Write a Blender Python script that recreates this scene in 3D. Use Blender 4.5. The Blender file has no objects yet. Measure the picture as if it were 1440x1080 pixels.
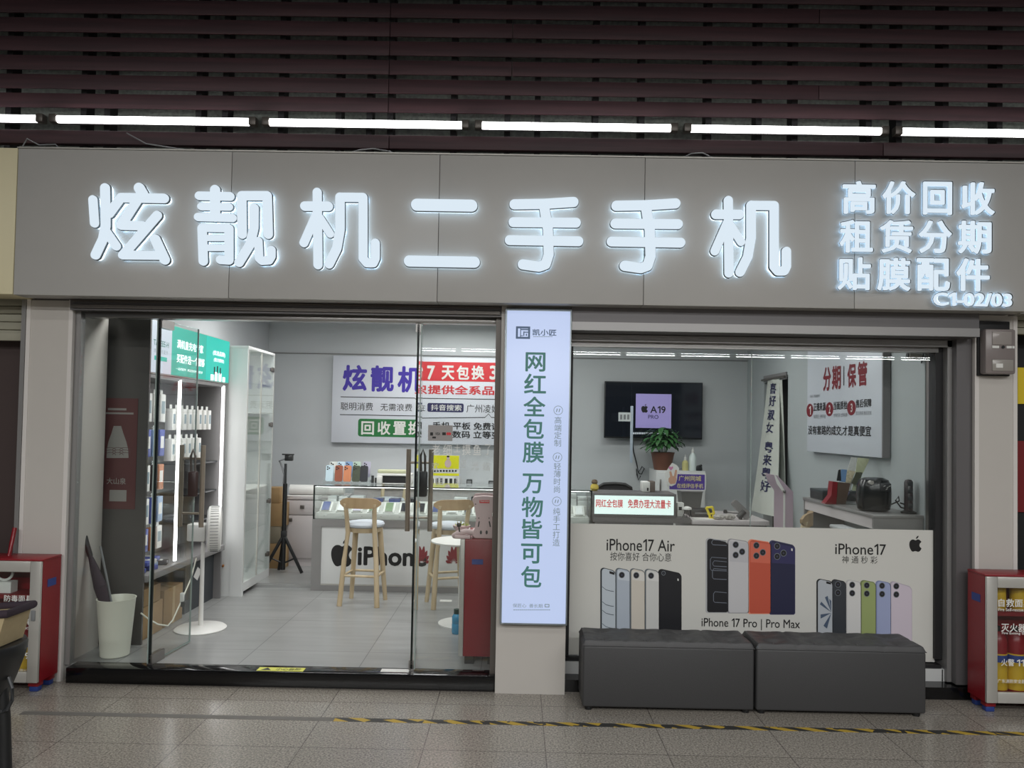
import bpy, bmesh, math, random
from mathutils import Matrix, Vector
random.seed(7)
S = bpy.context.scene
COL = S.collection
# ------------------------------------------------------------------ camera, world, lights, exposure
F = 1050.0
CAM = Vector((0.0, -4.49, 1.60))
YAW, PITCH, ROLL, SHIFT = 0.008, 0.027, 0.018, 29.0
RM = Matrix.Rotation(YAW, 3, 'Z') @ Matrix.Rotation(math.pi / 2 + PITCH, 3, 'X') @ Matrix.Rotation(ROLL, 3, 'Z')
cd = bpy.data.cameras.new('camera')
cam = bpy.data.objects.new('camera', cd); COL.objects.link(cam)
cd.sensor_width = 36.0; cd.lens = F * 36.0 / 1440.0; cd.shift_y = SHIFT / 1440.0
cam.matrix_world = Matrix.Translation(CAM) @ RM.to_4x4()
S.camera = cam
S.view_settings.view_transform = 'Standard'; S.view_settings.look = 'None'
S.view_settings.exposure = 0.0; S.view_settings.gamma = 1.0; S.view_settings.use_curve_mapping = False
S.cycles.use_denoising = True
S.cycles.max_bounces = 8; S.cycles.transparent_max_bounces = 24; S.cycles.sample_clamp_indirect = 4.0
S.cycles.caustics_reflective = False; S.cycles.caustics_refractive = False
w = bpy.data.worlds.new('mall_dusk'); S.world = w; w.use_nodes = True
w.node_tree.nodes['Background'].inputs[0].default_value = (0.85, 0.92, 1.0, 1)
w.node_tree.nodes['Background'].inputs[1].default_value = 0.035

def area(name, loc, sx, sy, power, col=(1, 1, 1), rot=(0, 0, 0)):
    l = bpy.data.lights.new(name, 'AREA'); l.shape = 'RECTANGLE'; l.size = sx; l.size_y = sy; l.energy = power; l.color = col
    o = bpy.data.objects.new(name, l); COL.objects.link(o); o.location = loc; o.rotation_euler = rot
    return o
# unseen area lights added over the concourse to brighten floor and facade
area('concourse_light_row', (0.6, -3.4, 4.4), 11, 0.12, 55, (1.0, 0.97, 0.93))
area('concourse_light_row', (0.6, -6.5, 4.4), 11, 0.12, 440, (1.0, 0.995, 0.985))
area('concourse_light_row', (0.6, -9.5, 4.4), 11, 0.12, 620, (1.0, 0.995, 0.985))
# ceiling lamps of the shop
for lx, ly, p in ((-1.9, 0.75, 20), (-0.2, 0.75, 17), (1.5, 0.75, 11), (-1.9, 2.3, 17), (-0.2, 2.3, 17), (1.4, 2.5, 16), (-0.6, 3.4, 12)):
    area('shop_ceiling_light', (lx, ly, 2.68), 1.1, 0.25, p, (1.0, 0.995, 0.98))

# ------------------------------------------------------------------ geometry helpers
def ray(px, py):
    return RM @ Vector(((px - 720) / F, (540 - py) / F + SHIFT / F, -1.0))
def at(px, py, Y):
    d = ray(px, py); t = (Y - CAM.y) / d.y
    return CAM + d * t
def atX(px, py, X):
    d = ray(px, py); return CAM + d * ((X - CAM.x) / d.x)
def fl(px, py, z):
    d = ray(px, py); return CAM + d * ((z - CAM.z) / d.z)
def R(x0, y0, x1, y1, Y):
    cx, cy = (x0 + x1) / 2, (y0 + y1) / 2
    return at(x0, cy, Y).x, at(x1, cy, Y).x, at(cx, y1, Y).z, at(cx, y0, Y).z
def nb(): return bmesh.new()
def box(bm, x0, x1, y0, y1, z0, z1, bev=0, seg=2, mi=0):
    vs = [bm.verts.new((x, y, z)) for x in (x0, x1) for y in (y0, y1) for z in (z0, z1)]
    fs = [bm.faces.new([vs[i] for i in q]) for q in ((0, 1, 3, 2), (4, 6, 7, 5), (0, 4, 5, 1), (2, 3, 7, 6), (0, 2, 6, 4), (1, 5, 7, 3))]
    for f in fs: f.material_index = mi
    if bev:
        es = {e for f in fs for e in f.edges}
        r = bmesh.ops.bevel(bm, geom=list(es), offset=bev, segments=seg, profile=0.5, affect='EDGES')
        for f in r['faces']: f.material_index = mi
    return bm
def prism(bm, pts, y0, y1, mi=0, rim=None):
    """polygon in the XZ plane, front at y0, back at y1"""
    a = [bm.verts.new((p[0], y0, p[1])) for p in pts]; b = [bm.verts.new((p[0], y1, p[1])) for p in pts]
    f = bm.faces.new(a); f.material_index = mi
    g = bm.faces.new(b[::-1]); g.material_index = mi if rim is None else rim
    n = len(pts)
    for i in range(n):
        h = bm.faces.new((a[i], b[i], b[(i + 1) % n], a[(i + 1) % n])); h.material_index = mi if rim is None else rim
    return bm
def rrect(x0, x1, z0, z1, r, n=5):
    p = []
    for cx, cz, a0 in ((x1 - r, z1 - r, 0), (x0 + r, z1 - r, 90), (x0 + r, z0 + r, 180), (x1 - r, z0 + r, 270)):
        for i in range(n + 1):
            a = math.radians(a0 + 90 * i / n); p.append((cx + r * math.cos(a), cz + r * math.sin(a)))
    return p
def circ(cx, cz, r, n=20, rz=None):
    rz = rz or r
    return [(cx + r * math.cos(2 * math.pi * i / n), cz + rz * math.sin(2 * math.pi * i / n)) for i in range(n)]
def flat(bm, pts, y, mi=0):
    f = bm.faces.new([bm.verts.new((p[0], y, p[1])) for p in pts]); f.material_index = mi
    return bm
def tube(bm, pts, r, seg=8, mi=0, r1=None):
    pts = [Vector(p) for p in pts]; n = len(pts); rings = []
    up = Vector((0.13, 0.21, 0.97))
    for i, p in enumerate(pts):
        t = (pts[min(i + 1, n - 1)] - pts[max(i - 1, 0)]).normalized()
        u = t.cross(up)
        if u.length < 0.2: u = t.cross(Vector((1, 0.1, 0)))
        u.normalize(); v = t.cross(u)
        rr = r if r1 is None else r + (r1 - r) * i / (n - 1)
        rings.append([bm.verts.new(p + (u * math.cos(2 * math.pi * k / seg) + v * math.sin(2 * math.pi * k / seg)) * rr) for k in range(seg)])
    for a, b in zip(rings, rings[1:]):
        for k in range(seg):
            f = bm.faces.new((a[k], a[(k + 1) % seg], b[(k + 1) % seg], b[k])); f.material_index = mi
    f = bm.faces.new(rings[0][::-1]); f.material_index = mi
    f = bm.faces.new(rings[-1]); f.material_index = mi
    return bm
def lathe(bm, prof, c, seg=24, mi=0, sx=1, sy=1):
    """prof: (r, z) from bottom to top around a vertical axis at c"""
    rings = []
    for r, z in prof:
        rings.append([bm.verts.new((c[0] + max(r, 1e-4) * sx * math.cos(2 * math.pi * k / seg), c[1] + max(r, 1e-4) * sy * math.sin(2 * math.pi * k / seg), c[2] + z)) for k in range(seg)])
    for a, b in zip(rings, rings[1:]):
        for k in range(seg):
            f = bm.faces.new((a[k], a[(k + 1) % seg], b[(k + 1) % seg], b[k])); f.material_index = mi
    bm.faces.new(rings[0][::-1]).material_index = mi; bm.faces.new(rings[-1]).material_index = mi
    return bm
def bez(p0, p1, p2, n=8):
    p0, p1, p2 = Vector(p0), Vector(p1), Vector(p2)
    return [p0 * (1 - t) ** 2 + p1 * 2 * t * (1 - t) + p2 * t * t for t in [i / n for i in range(n + 1)]]

MW = {}
def root_of(o):
    while o.parent: o = o.parent
    return o
def link(name, bm, mat, parent=None, smooth=True):
    if parent is not None:
        m = MW.get(root_of(parent).name)
        if m is not None: bm.transform(m.inverted())
    bmesh.ops.recalc_face_normals(bm, faces=bm.faces)
    me = bpy.data.meshes.new(name); bm.to_mesh(me); bm.free()
    for m in (mat if isinstance(mat, (list, tuple)) else [mat]): me.materials.append(m)
    if smooth:
        me.shade_smooth(); me.set_sharp_from_angle(angle=math.radians(38))
    o = bpy.data.objects.new(name, me); COL.objects.link(o)
    if parent is not None: o.parent = parent
    return o
def tag(o, label, cat, group=None, kind=None):
    o['label'] = label; o['category'] = cat
    if group: o['group'] = group
    if kind: o['kind'] = kind
    return o
def thing(name, label, cat, loc=(0, 0, 0), rz=0, group=None):
    o = bpy.data.objects.new(name, None); COL.objects.link(o); o.empty_display_size = 0.1
    o.location = loc; o.rotation_euler = (0, 0, rz)
    MW[o.name] = Matrix.Translation(loc) @ Matrix.Rotation(rz, 4, 'Z')
    return tag(o, label, cat, group)
def solo(name, bm, mat, label, cat, group=None, kind=None): return tag(link(name, bm, mat), label, cat, group, kind)
def struct(name, bm, mat, parent=None):
    o = link(name, bm, mat, parent)
    if parent is None: o['kind'] = 'structure'
    return o
KIDS = {}
def copy_tree(o, parent=None):
    c = o.copy(); COL.objects.link(c)
    if parent is not None: c.parent = parent
    for ch in [x for x in bpy.data.objects if x.parent == o]: copy_tree(ch, c)
    return c
ORD = ['first', 'second', 'third', 'fourth', 'fifth', 'sixth', 'seventh', 'eighth', 'ninth', 'tenth', 'eleventh', 'twelfth', 'thirteenth', 'fourteenth', 'fifteenth', 'sixteenth', 'seventeenth', 'eighteenth', 'nineteenth', 'twentieth']

# ------------------------------------------------------------------ lettering
def raw_text(body, lsp=1.0, sp=1.0):
    c = bpy.data.curves.new('lettering', 'FONT'); c.body = body; c.space_line = lsp; c.space_character = sp
    c.resolution_u = 3; c.align_x = 'CENTER'
    o = bpy.data.objects.new('lettering', c); COL.objects.link(o)
    me = bpy.data.meshes.new_from_object(o.evaluated_get(bpy.context.evaluated_depsgraph_get()))
    bpy.data.objects.remove(o); bpy.data.curves.remove(c)
    return me
def text_bm(body, off=0.0, depth=0.0, lsp=1.0, sp=1.0):
    if '1' in body and body.isascii():               # the figure one with its flag, set between the other words
        src = nb(); x = 0.0
        segs = []
        for k, part in enumerate(body.split('1')):
            if k: segs.append('\uff11')
            if part: segs.append(part)
        for sg in segs:
            lead = len(sg) - len(sg.lstrip(' ')); tail = len(sg) - len(sg.rstrip(' '))
            if sg == '\uff11':
                m_ = bpy.data.meshes.new('figure_one'); q = nb()
                flat(q, [(.17, 0), (.265, 0), (.265, .70), (.19, .70), (0, .575), (0, .47), (.17, .58)], 0)
                for v in q.verts: v.co = Vector((v.co.x, v.co.z, 0))
                q.to_mesh(m_); q.free()
            else: m_ = raw_text(sg.strip())
            xs = [v.co.x for v in m_.vertices]; ys = [v.co.y for v in m_.vertices]
            k = len(src.verts); src.from_mesh(m_); src.verts.ensure_lookup_table(); bpy.data.meshes.remove(m_)
            x += 0.26 * lead
            for v in src.verts[k:]:
                v.co.x += x - min(xs)
            x += max(xs) - min(xs) + 0.10 + 0.26 * tail
        me = bpy.data.meshes.new('lettering'); src.to_mesh(me); src.free()
    else: me = raw_text(body, lsp, sp)
    bm = nb()
    n = 1 if off < 0.005 else 8                      # heavier weights: the outline struck again around its own place
    for i in range(n):
        k = len(bm.verts); bm.from_mesh(me); bm.verts.ensure_lookup_table()
        if n > 1:
            dv = Vector((off * math.cos(2 * math.pi * i / n), off * math.sin(2 * math.pi * i / n), 0 if depth else i))
            for v in bm.verts[k:]: v.co += dv
    bpy.data.meshes.remove(me)
    if depth:
        fs = list(bm.faces)
        r = bmesh.ops.extrude_face_region(bm, geom=fs)
        for v in r['geom']:
            if isinstance(v, bmesh.types.BMVert): v.co.z += 1.0
    return bm
def text_fit(body, b0, b1, c0, c1, off=0.0, depth=0.0, lsp=1.0, sp=1.0):
    """lettering stretched to the box b0..b1 x c0..c1; z runs 0 (back) .. depth (front)"""
    bm = text_bm(body, off, depth, lsp, sp)
    xs = [v.co.x for v in bm.verts]; ys = [v.co.y for v in bm.verts]
    x0, x1, y0, y1 = min(xs), max(xs), min(ys), max(ys)
    for v in bm.verts:
        v.co = Vector((b0 + (v.co.x - x0) / (x1 - x0) * (b1 - b0), c0 + (v.co.y - y0) / max(y1 - y0, 1e-6) * (c1 - c0), v.co.z * (depth or 0.00008)))
    return bm
def face_front(bm, Y):            # reads from -Y
    for v in bm.verts: v.co = Vector((v.co.x, Y - v.co.z, v.co.y))
    return bm
def write(parent, body, bx, Y, mat, off=0.012, depth=0.0, lsp=1.0, sp=1.0, name='lettering'):
    """words on a front-facing plane Y in the box bx of the view"""
    x0, x1, z0, z1 = R(*bx, Y)
    return link(name, face_front(text_fit(body, x0, x1, z0, z1, off, depth, lsp, sp), Y), mat, parent, smooth=False)

# ------------------------------------------------------------------ materials
def lin(c):
    return tuple(((v / 255) / 12.92 if v / 255 <= 0.04045 else ((v / 255 + 0.055) / 1.055) ** 2.4) for v in c)
def mat(name, rgb, rough=0.5, metal=0.0, emit=0.0, ecol=None, noise=0.0, nscale=20, bump=0.0, spec=0.5, coat=0.0):
    m = bpy.data.materials.new(name); m.use_nodes = True
    nt = m.node_tree; b = nt.nodes['Principled BSDF']; c = lin(rgb)
    b.inputs['Base Color'].default_value = (*c, 1); b.inputs['Roughness'].default_value = rough; b.inputs['Metallic'].default_value = metal
    b.inputs['Specular IOR Level'].default_value = spec; b.inputs['Coat Weight'].default_value = coat
    if emit:
        b.inputs['Emission Color'].default_value = (*lin(ecol or rgb), 1); b.inputs['Emission Strength'].default_value = emit
    if noise or bump:
        g = nt.nodes.new('ShaderNodeNewGeometry'); n = nt.nodes.new('ShaderNodeTexNoise'); n.inputs['Scale'].default_value = nscale; n.inputs['Detail'].default_value = 5
        nt.links.new(g.outputs['Position'], n.inputs['Vector'])
        if noise:
            r = nt.nodes.new('ShaderNodeMapRange'); r.inputs['To Min'].default_value = 1 - noise; r.inputs['To Max'].default_value = 1 + noise
            nt.links.new(n.outputs['Fac'], r.inputs['Value'])
            x = nt.nodes.new('ShaderNodeVectorMath'); x.operation = 'SCALE'; x.inputs[0].default_value = c
            nt.links.new(r.outputs['Result'], x.inputs['Scale']); nt.links.new(x.outputs['Vector'], b.inputs['Base Color'])
        if bump:
            u = nt.nodes.new('ShaderNodeBump'); u.inputs['Strength'].default_value = bump; u.inputs['Distance'].default_value = 0.01
            nt.links.new(n.outputs['Fac'], u.inputs['Height']); nt.links.new(u.outputs['Normal'], b.inputs['Normal'])
    return m
def glass_mat(name, tint=(0.93, 0.96, 0.95), mul=1.0):
    """thin architectural pane: clear straight through, Fresnel reflection"""
    m = bpy.data.materials.new(name); m.use_nodes = True; nt = m.node_tree
    nt.nodes.remove(nt.nodes['Principled BSDF']); out = nt.nodes['Material Output']
    t = nt.nodes.new('ShaderNodeBsdfTransparent'); t.inputs[0].default_value = (*tint, 1)
    g = nt.nodes.new('ShaderNodeBsdfGlossy'); g.inputs['Roughness'].default_value = 0.0; g.inputs[0].default_value = (1, 1, 1, 1)
    ge = nt.nodes.new('ShaderNodeNewGeometry'); dp = nt.nodes.new('ShaderNodeVectorMath'); dp.operation = 'DOT_PRODUCT'
    nt.links.new(ge.outputs['Normal'], dp.inputs[0]); nt.links.new(ge.outputs['Incoming'], dp.inputs[1])
    def mt(o, *v):
        n = nt.nodes.new('ShaderNodeMath'); n.operation = o
        for q, a in enumerate(v):
            if isinstance(a, (int, float)): n.inputs[q].default_value = a
            else: nt.links.new(a, n.inputs[q])
        return n.outputs[0]
    k_ = mt('POWER', mt('SUBTRACT', 1.0, mt('ABSOLUTE', dp.outputs['Value'])), 5.0)
    k = nt.nodes.new('ShaderNodeMath'); k.operation = 'MULTIPLY'; k.inputs[1].default_value = mul
    nt.links.new(mt('ADD', mt('MULTIPLY', k_, 0.96), 0.04), k.inputs[0])
    x = nt.nodes.new('ShaderNodeMixShader'); nt.links.new(k.outputs[0], x.inputs[0]); nt.links.new(t.outputs[0], x.inputs[1]); nt.links.new(g.outputs[0], x.inputs[2])
    nt.links.new(x.outputs[0], out.inputs['Surface'])
    return m
def brick_floor(name, c1, c2, grout, size, ox, oy, rough, speck=0.0, sscale=180, mortar=0.003, streak=0.0):
    m = bpy.data.materials.new(name); m.use_nodes = True; nt = m.node_tree; b = nt.nodes['Principled BSDF']
    g = nt.nodes.new('ShaderNodeNewGeometry'); a = nt.nodes.new('ShaderNodeVectorMath'); a.operation = 'ADD'; a.inputs[1].default_value = (ox, oy, 0)
    nt.links.new(g.outputs['Position'], a.inputs[0])
    br = nt.nodes.new('ShaderNodeTexBrick'); br.offset = 0.0; br.squash = 1.0
    br.inputs['Scale'].default_value = 1.0; br.inputs['Brick Width'].default_value = size; br.inputs['Row Height'].default_value = size
    br.inputs['Mortar Size'].default_value = mortar; br.inputs['Mortar Smooth'].default_value = 0.1
    br.inputs['Color1'].default_value = (*lin(c1), 1); br.inputs['Color2'].default_value = (*lin(c2), 1); br.inputs['Mortar'].default_value = (*lin(grout), 1)
    nt.links.new(a.outputs[0], br.inputs['Vector'])
    last = br.outputs['Color']
    if speck:
        n = nt.nodes.new('ShaderNodeTexNoise'); n.inputs['Scale'].default_value = sscale; n.inputs['Detail'].default_value = 3; n.inputs['Roughness'].default_value = 0.7
        nt.links.new(g.outputs['Position'], n.inputs['Vector'])
        r = nt.nodes.new('ShaderNodeMapRange'); r.inputs['From Min'].default_value = 0.36; r.inputs['From Max'].default_value = 0.64; r.inputs['To Min'].default_value = 1 - speck; r.inputs['To Max'].default_value = 1 + speck
        nt.links.new(n.outputs['Fac'], r.inputs['Value'])
        x = nt.nodes.new('ShaderNodeVectorMath'); x.operation = 'SCALE'; nt.links.new(last, x.inputs[0]); nt.links.new(r.outputs['Result'], x.inputs['Scale']); last = x.outputs['Vector']
    if streak:
        mp = nt.nodes.new('ShaderNodeMapping'); mp.inputs['Scale'].default_value = (1.2, 9, 1); nt.links.new(g.outputs['Position'], mp.inputs['Vector'])
        n = nt.nodes.new('ShaderNodeTexNoise'); n.inputs['Scale'].default_value = 1.6; n.inputs['Detail'].default_value = 6
        nt.links.new(mp.outputs['Vector'], n.inputs['Vector'])
        r = nt.nodes.new('ShaderNodeMapRange'); r.inputs['From Min'].default_value = 0.3; r.inputs['From Max'].default_value = 0.7; r.inputs['To Min'].default_value = 1 - streak; r.inputs['To Max'].default_value = 1 + streak
        nt.links.new(n.outputs['Fac'], r.inputs['Value'])
        x = nt.nodes.new('ShaderNodeVectorMath'); x.operation = 'SCALE'; nt.links.new(last, x.inputs[0]); nt.links.new(r.outputs['Result'], x.inputs['Scale']); last = x.outputs['Vector']
    nt.links.new(last, b.inputs['Base Color']); b.inputs['Roughness'].default_value = rough
    return m
def wood(name, c1, c2, scale=(2, 30, 30), rough=0.5):
    m = bpy.data.materials.new(name); m.use_nodes = True; nt = m.node_tree; b = nt.nodes['Principled BSDF']
    g = nt.nodes.new('ShaderNodeNewGeometry'); mp = nt.nodes.new('ShaderNodeMapping'); mp.inputs['Scale'].default_value = scale; nt.links.new(g.outputs['Position'], mp.inputs['Vector'])
    n = nt.nodes.new('ShaderNodeTexNoise'); n.inputs['Scale'].default_value = 1; n.inputs['Detail'].default_value = 6; nt.links.new(mp.outputs['Vector'], n.inputs['Vector'])
    cr = nt.nodes.new('ShaderNodeValToRGB'); cr.color_ramp.elements[0].color = (*lin(c1), 1); cr.color_ramp.elements[1].color = (*lin(c2), 1)
    cr.color_ramp.elements[0].position = 0.35; cr.color_ramp.elements[1].position = 0.65
    nt.links.new(n.outputs['Fac'], cr.inputs['Fac']); nt.links.new(cr.outputs['Color'], b.inputs['Base Color']); b.inputs['Roughness'].default_value = rough
    return m
def hazard(name, c1, c2, period, skew):
    m = bpy.data.materials.new(name); m.use_nodes = True; nt = m.node_tree; b = nt.nodes['Principled BSDF']
    g = nt.nodes.new('ShaderNodeNewGeometry'); s = nt.nodes.new('ShaderNodeSeparateXYZ'); nt.links.new(g.outputs['Position'], s.inputs[0])
    def op(o, a, bb):
        k = nt.nodes.new('ShaderNodeMath'); k.operation = o
        for i, v in enumerate((a, bb)):
            if v is None: continue
            if isinstance(v, (int, float)): k.inputs[i].default_value = v
            else: nt.links.new(v, k.inputs[i])
        return k.outputs[0]
    v = op('ADD', s.outputs[0], op('MULTIPLY', s.outputs[1], skew))
    fr = op('FRACT', op('DIVIDE', v, period), None); st = op('GREATER_THAN', fr, 0.5)
    n = nt.nodes.new('ShaderNodeTexNoise'); n.inputs['Scale'].default_value = 9; nt.links.new(g.outputs['Position'], n.inputs['Vector'])
    st = op('MULTIPLY', st, op('GREATER_THAN', n.outputs['Fac'], 0.43))
    x = nt.nodes.new('ShaderNodeMix'); x.data_type = 'RGBA'
    nt.links.new(st, x.inputs[0]); x.inputs[6].default_value = (*lin(c1), 1); x.inputs[7].default_value = (*lin(c2), 1)
    nt.links.new(x.outputs[2], b.inputs['Base Color']); b.inputs['Roughness'].default_value = 0.6
    return m

M = {}
M['acp'] = mat('grey_aluminium_panel', (174, 173, 170), 0.45, noise=0.03, nscale=6)
M['pillar'] = mat('pale_pillar_panel', (190, 186, 180), 0.4, noise=0.03, nscale=5)
M['pillar_edge'] = mat('bright_corner_strip', (212, 208, 204), 0.35)
M['joint'] = mat('dark_joint', (40, 38, 38), 0.7)
M['slat'] = wood('dark_red_slat', (50, 30, 35), (66, 40, 45), (1.5, 40, 40), 0.55)
M['concrete'] = mat('rough_concrete', (150, 156, 150), 0.9, noise=0.6, nscale=45)
M['dark'] = mat('near_black', (22, 22, 24), 0.6)
M['tube'] = mat('tube_lamp_glow', (255, 255, 255), 0.4, emit=7.0)
M['tube_far'] = mat('far_tube_lamp_glow', (255, 255, 255), 0.4, emit=30.0)
M['letter'] = mat('letter_face_glow', (24, 25, 26), 0.6, emit=0.97, ecol=(222, 236, 247), spec=0.1)
M['halo'] = mat('letter_backlight', (220, 240, 255), 0.4, emit=2.6)
M['halo_s'] = mat('small_letter_backlight', (220, 240, 255), 0.4, emit=1.2)
M['rim'] = mat('letter_rim', (96, 104, 108), 0.5)
M['lightbox'] = mat('light_box_glow', (110, 116, 128), 0.3, emit=0.86, ecol=(184, 200, 236))
M['boxframe'] = mat('light_box_frame', (150, 160, 165), 0.35, 0.6)
M['green_ink'] = mat('dark_green_ink', (62, 112, 106), 0.5, emit=0.35)
M['slate_ink'] = mat('slate_ink', (72, 92, 118), 0.5, emit=0.35)
M['grey_ink'] = mat('grey_ink', (112, 128, 134), 0.5, emit=0.4)
M['steel'] = mat('brushed_steel', (150, 148, 145), 0.3, 0.9)
M['steel_dark'] = mat('dark_steel', (96, 91, 86), 0.35, 0.35)
M['handle'] = mat('satin_steel_handle', (158, 148, 134), 0.28, 0.55)
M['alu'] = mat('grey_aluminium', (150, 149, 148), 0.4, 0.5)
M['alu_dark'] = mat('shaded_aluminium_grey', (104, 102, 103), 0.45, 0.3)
M['beige'] = mat('beige_shutter', (150, 148, 132), 0.6)
M['cream'] = mat('cream_sign', (214, 206, 172), 0.5)
M['brown'] = mat('brown_door', (66, 54, 52), 0.6)
M['granite'] = mat('polished_black_granite', (14, 14, 15), 0.12, noise=0.4, nscale=80)
M['white'] = mat('white_paint', (205, 207, 206), 0.6)
M['wallp'] = mat('pale_grey_wall', (192, 196, 198), 0.6, noise=0.02, nscale=3)
M['wallr'] = mat('grey_wall', (170, 177, 178), 0.6, noise=0.03, nscale=3)
M['ceil'] = mat('white_ceiling', (205, 206, 206), 0.7)
M['glass'] = glass_mat('window_glass', (0.925, 0.94, 0.935), 1.3)
M['door_glass'] = glass_mat('door_glass', (0.95, 0.965, 0.96), 1.0)
M['clear'] = glass_mat('clear_glass', (0.95, 0.97, 0.965), 0.8)
M['glass_edge'] = mat('glass_edge', (22, 30, 30), 0.2)
M['edge_lt'] = mat('pale_glass_edge', (150, 165, 160), 0.2)
M['floor_mall'] = brick_floor('terrazzo_tiles', (144, 138, 129), (137, 131, 122), (104, 98, 92), 0.6, 0.435, 0.79, 0.2, 0.5, 100, 0.003)
M['floor_shop'] = brick_floor('grey_cement_tiles', (146, 147, 146), (141, 142, 141), (100, 101, 100), 0.75, 0.2, 0.3, 0.28, streak=0.10)
M['poster'] = mat('poster_white', (208, 208, 202), 0.45)
M['ink'] = mat('black_ink', (22, 22, 22), 0.5)
M['leather'] = mat('dark_grey_leatherette', (62, 62, 63), 0.5, bump=0.12, nscale=260, noise=0.05)
M['red'] = mat('red_metal', (128, 20, 30), 0.35)
M['red_dark'] = mat('deep_red', (118, 24, 30), 0.5)
M['silver'] = mat('silver_trim', (186, 184, 178), 0.35, 0.35)
M['blue_slot'] = mat('blue_plastic', (40, 62, 130), 0.5)
M['yellow'] = mat('yellow_print', (222, 196, 40), 0.5)
M['label_y'] = mat('yellow_label', (204, 164, 40), 0.5)
M['white_p'] = mat('white_plastic', (222, 222, 218), 0.4)
M['cream_p'] = mat('cream_plastic', (222, 222, 208), 0.4)
M['black_p'] = mat('black_plastic', (26, 27, 28), 0.4)
M['char_p'] = mat('charcoal_plastic', (44, 46, 48), 0.45)
M['grey_p'] = mat('grey_plastic', (120, 122, 124), 0.45)
M['oak'] = wood('pale_beech_wood', (182, 163, 130), (198, 181, 150), (18, 18, 3), 0.5)
M['seat'] = mat('pale_grey_seat_pad', (190, 198, 206), 0.5)
M['carton'] = mat('brown_cardboard', (150, 122, 84), 0.8, noise=0.08, nscale=14)
M['cab'] = mat('grey_laminate', (126, 124, 124), 0.5)
M['cab_dark'] = mat('dark_grey_laminate', (84, 82, 80), 0.25)
M['cab_lt'] = mat('warm_pale_laminate', (190, 184, 184), 0.5)
M['led'] = mat('led_strip_glow', (255, 255, 255), 0.4, emit=5.0)
M['teal'] = mat('teal_light_box', (24, 90, 80), 0.3, emit=0.82, ecol=(48, 186, 166))
M['boxwhite'] = mat('white_light_box', (110, 114, 120), 0.3, emit=0.8, ecol=(206, 216, 228))
M['purple_ink'] = mat('indigo_ink', (62, 44, 160), 0.5)
M['navy'] = mat('navy_ink', (38, 38, 84), 0.5)
M['red_ink'] = mat('red_ink', (206, 52, 58), 0.5)
M['maroon'] = mat('maroon_ink', (122, 22, 34), 0.5)
M['green'] = mat('green_ink', (32, 112, 56), 0.5)
M['leaf'] = mat('green_leaf', (56, 104, 54), 0.5, noise=0.35, nscale=40)
M['terra'] = mat('brown_pot', (104, 66, 50), 0.6)
M['purple'] = mat('violet_board', (84, 60, 150), 0.5)
M['gold_ink'] = mat('pale_gold_ink', (226, 214, 150), 0.5)
M['skin'] = mat('printed_skin', (206, 160, 134), 0.6)
M['pink'] = mat('pale_pink_plastic', (206, 182, 182), 0.45)
M['mauve'] = mat('mauve_panel', (178, 160, 172), 0.45)
M['cloth'] = mat('grey_white_cloth', (190, 194, 186), 0.85, noise=0.05, nscale=6)
M['navy_fab'] = mat('dark_purple_fabric', (46, 34, 44), 0.8)
M['tan'] = mat('tan_canvas', (168, 152, 118), 0.8, noise=0.1, nscale=30)

# ================================================================== SETTING: mall floor, facade
bm = nb(); box(bm, -9, 11, -17, 0.4, -0.1, 0.0); struct('floor', bm, M['floor_mall'])
bm = nb(); box(bm, -2.86, 2.66, 0.30, 4.05, 0.0, 0.09); box(bm, -2.86, 0.1, 0.10, 0.30, 0.0, 0.09); struct('floor_shop', bm, M['floor_shop'])
SB = at(720, 426, -0.14).z        # underside of the fascia
ST = at(720, 219, -0.14).z
# upper back wall behind the slats
bm = nb(); box(bm, -8, 9, 0.34, 0.45, SB, 5.2); struct('wall_upper', bm, M['concrete'])
bm = nb(); box(bm, -8, 9, 0.05, 0.34, SB + 0.05, ST - 0.05); struct('beam_fascia', bm, M['dark'])
# pillars
def pillar(name, px0, px1, ymid, Y, depth, edge=0.022):
    x0 = at(px0, ymid, Y).x; x1 = at(px1, ymid, Y).x
    bm = nb(); box(bm, x0, x1, Y, Y + depth, 0, SB + 0.04); o = struct(name, bm, M['pillar'])
    if edge:
        bm = nb(); box(bm, x0 - 0.003, x0 + edge, Y - 0.004, Y + 0.02, 0, SB + 0.03); box(bm, x1 - edge, x1 + 0.003, Y - 0.004, Y + 0.02, 0, SB + 0.03)
        link('corner_strip', bm, M['pillar_edge'], o)
        bm = nb(); z = at((px0 + px1) / 2, 421, Y).z; box(bm, x0 + 0.006, x1 - 0.006, Y - 0.003, Y + 0.01, z - 0.005, z); link('joint_line', bm, M['joint'], o)
    return x0, x1
LPX = pillar('pillar_left', 33, 97, 600, 0.05, 0.4)
CPX = pillar('pillar_center', 700.5, 798, 720, 0.0, 0.16, 0)
RPX = pillar('pillar_right', 1371, 1429.5, 640, 0.05, 0.4)
# side reveal of the entrance
bm = nb(); box(bm, -2.86, -2.80, 0.07, 0.5, 0.0, SB + 0.03); struct('wall_reveal', bm, mat('grey_green_reveal', (150, 160, 156), .5))
bm = nb(); box(bm, -2.80, -2.788, 0.12, 0.5, 0.09, 0.17); struct('baseboard_reveal', bm, M['dark'])
bm = nb(); box(bm, -2.745, -2.705, 0.08, 0.13, 0.09, SB); struct('trim_1', bm, M['alu'])
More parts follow.
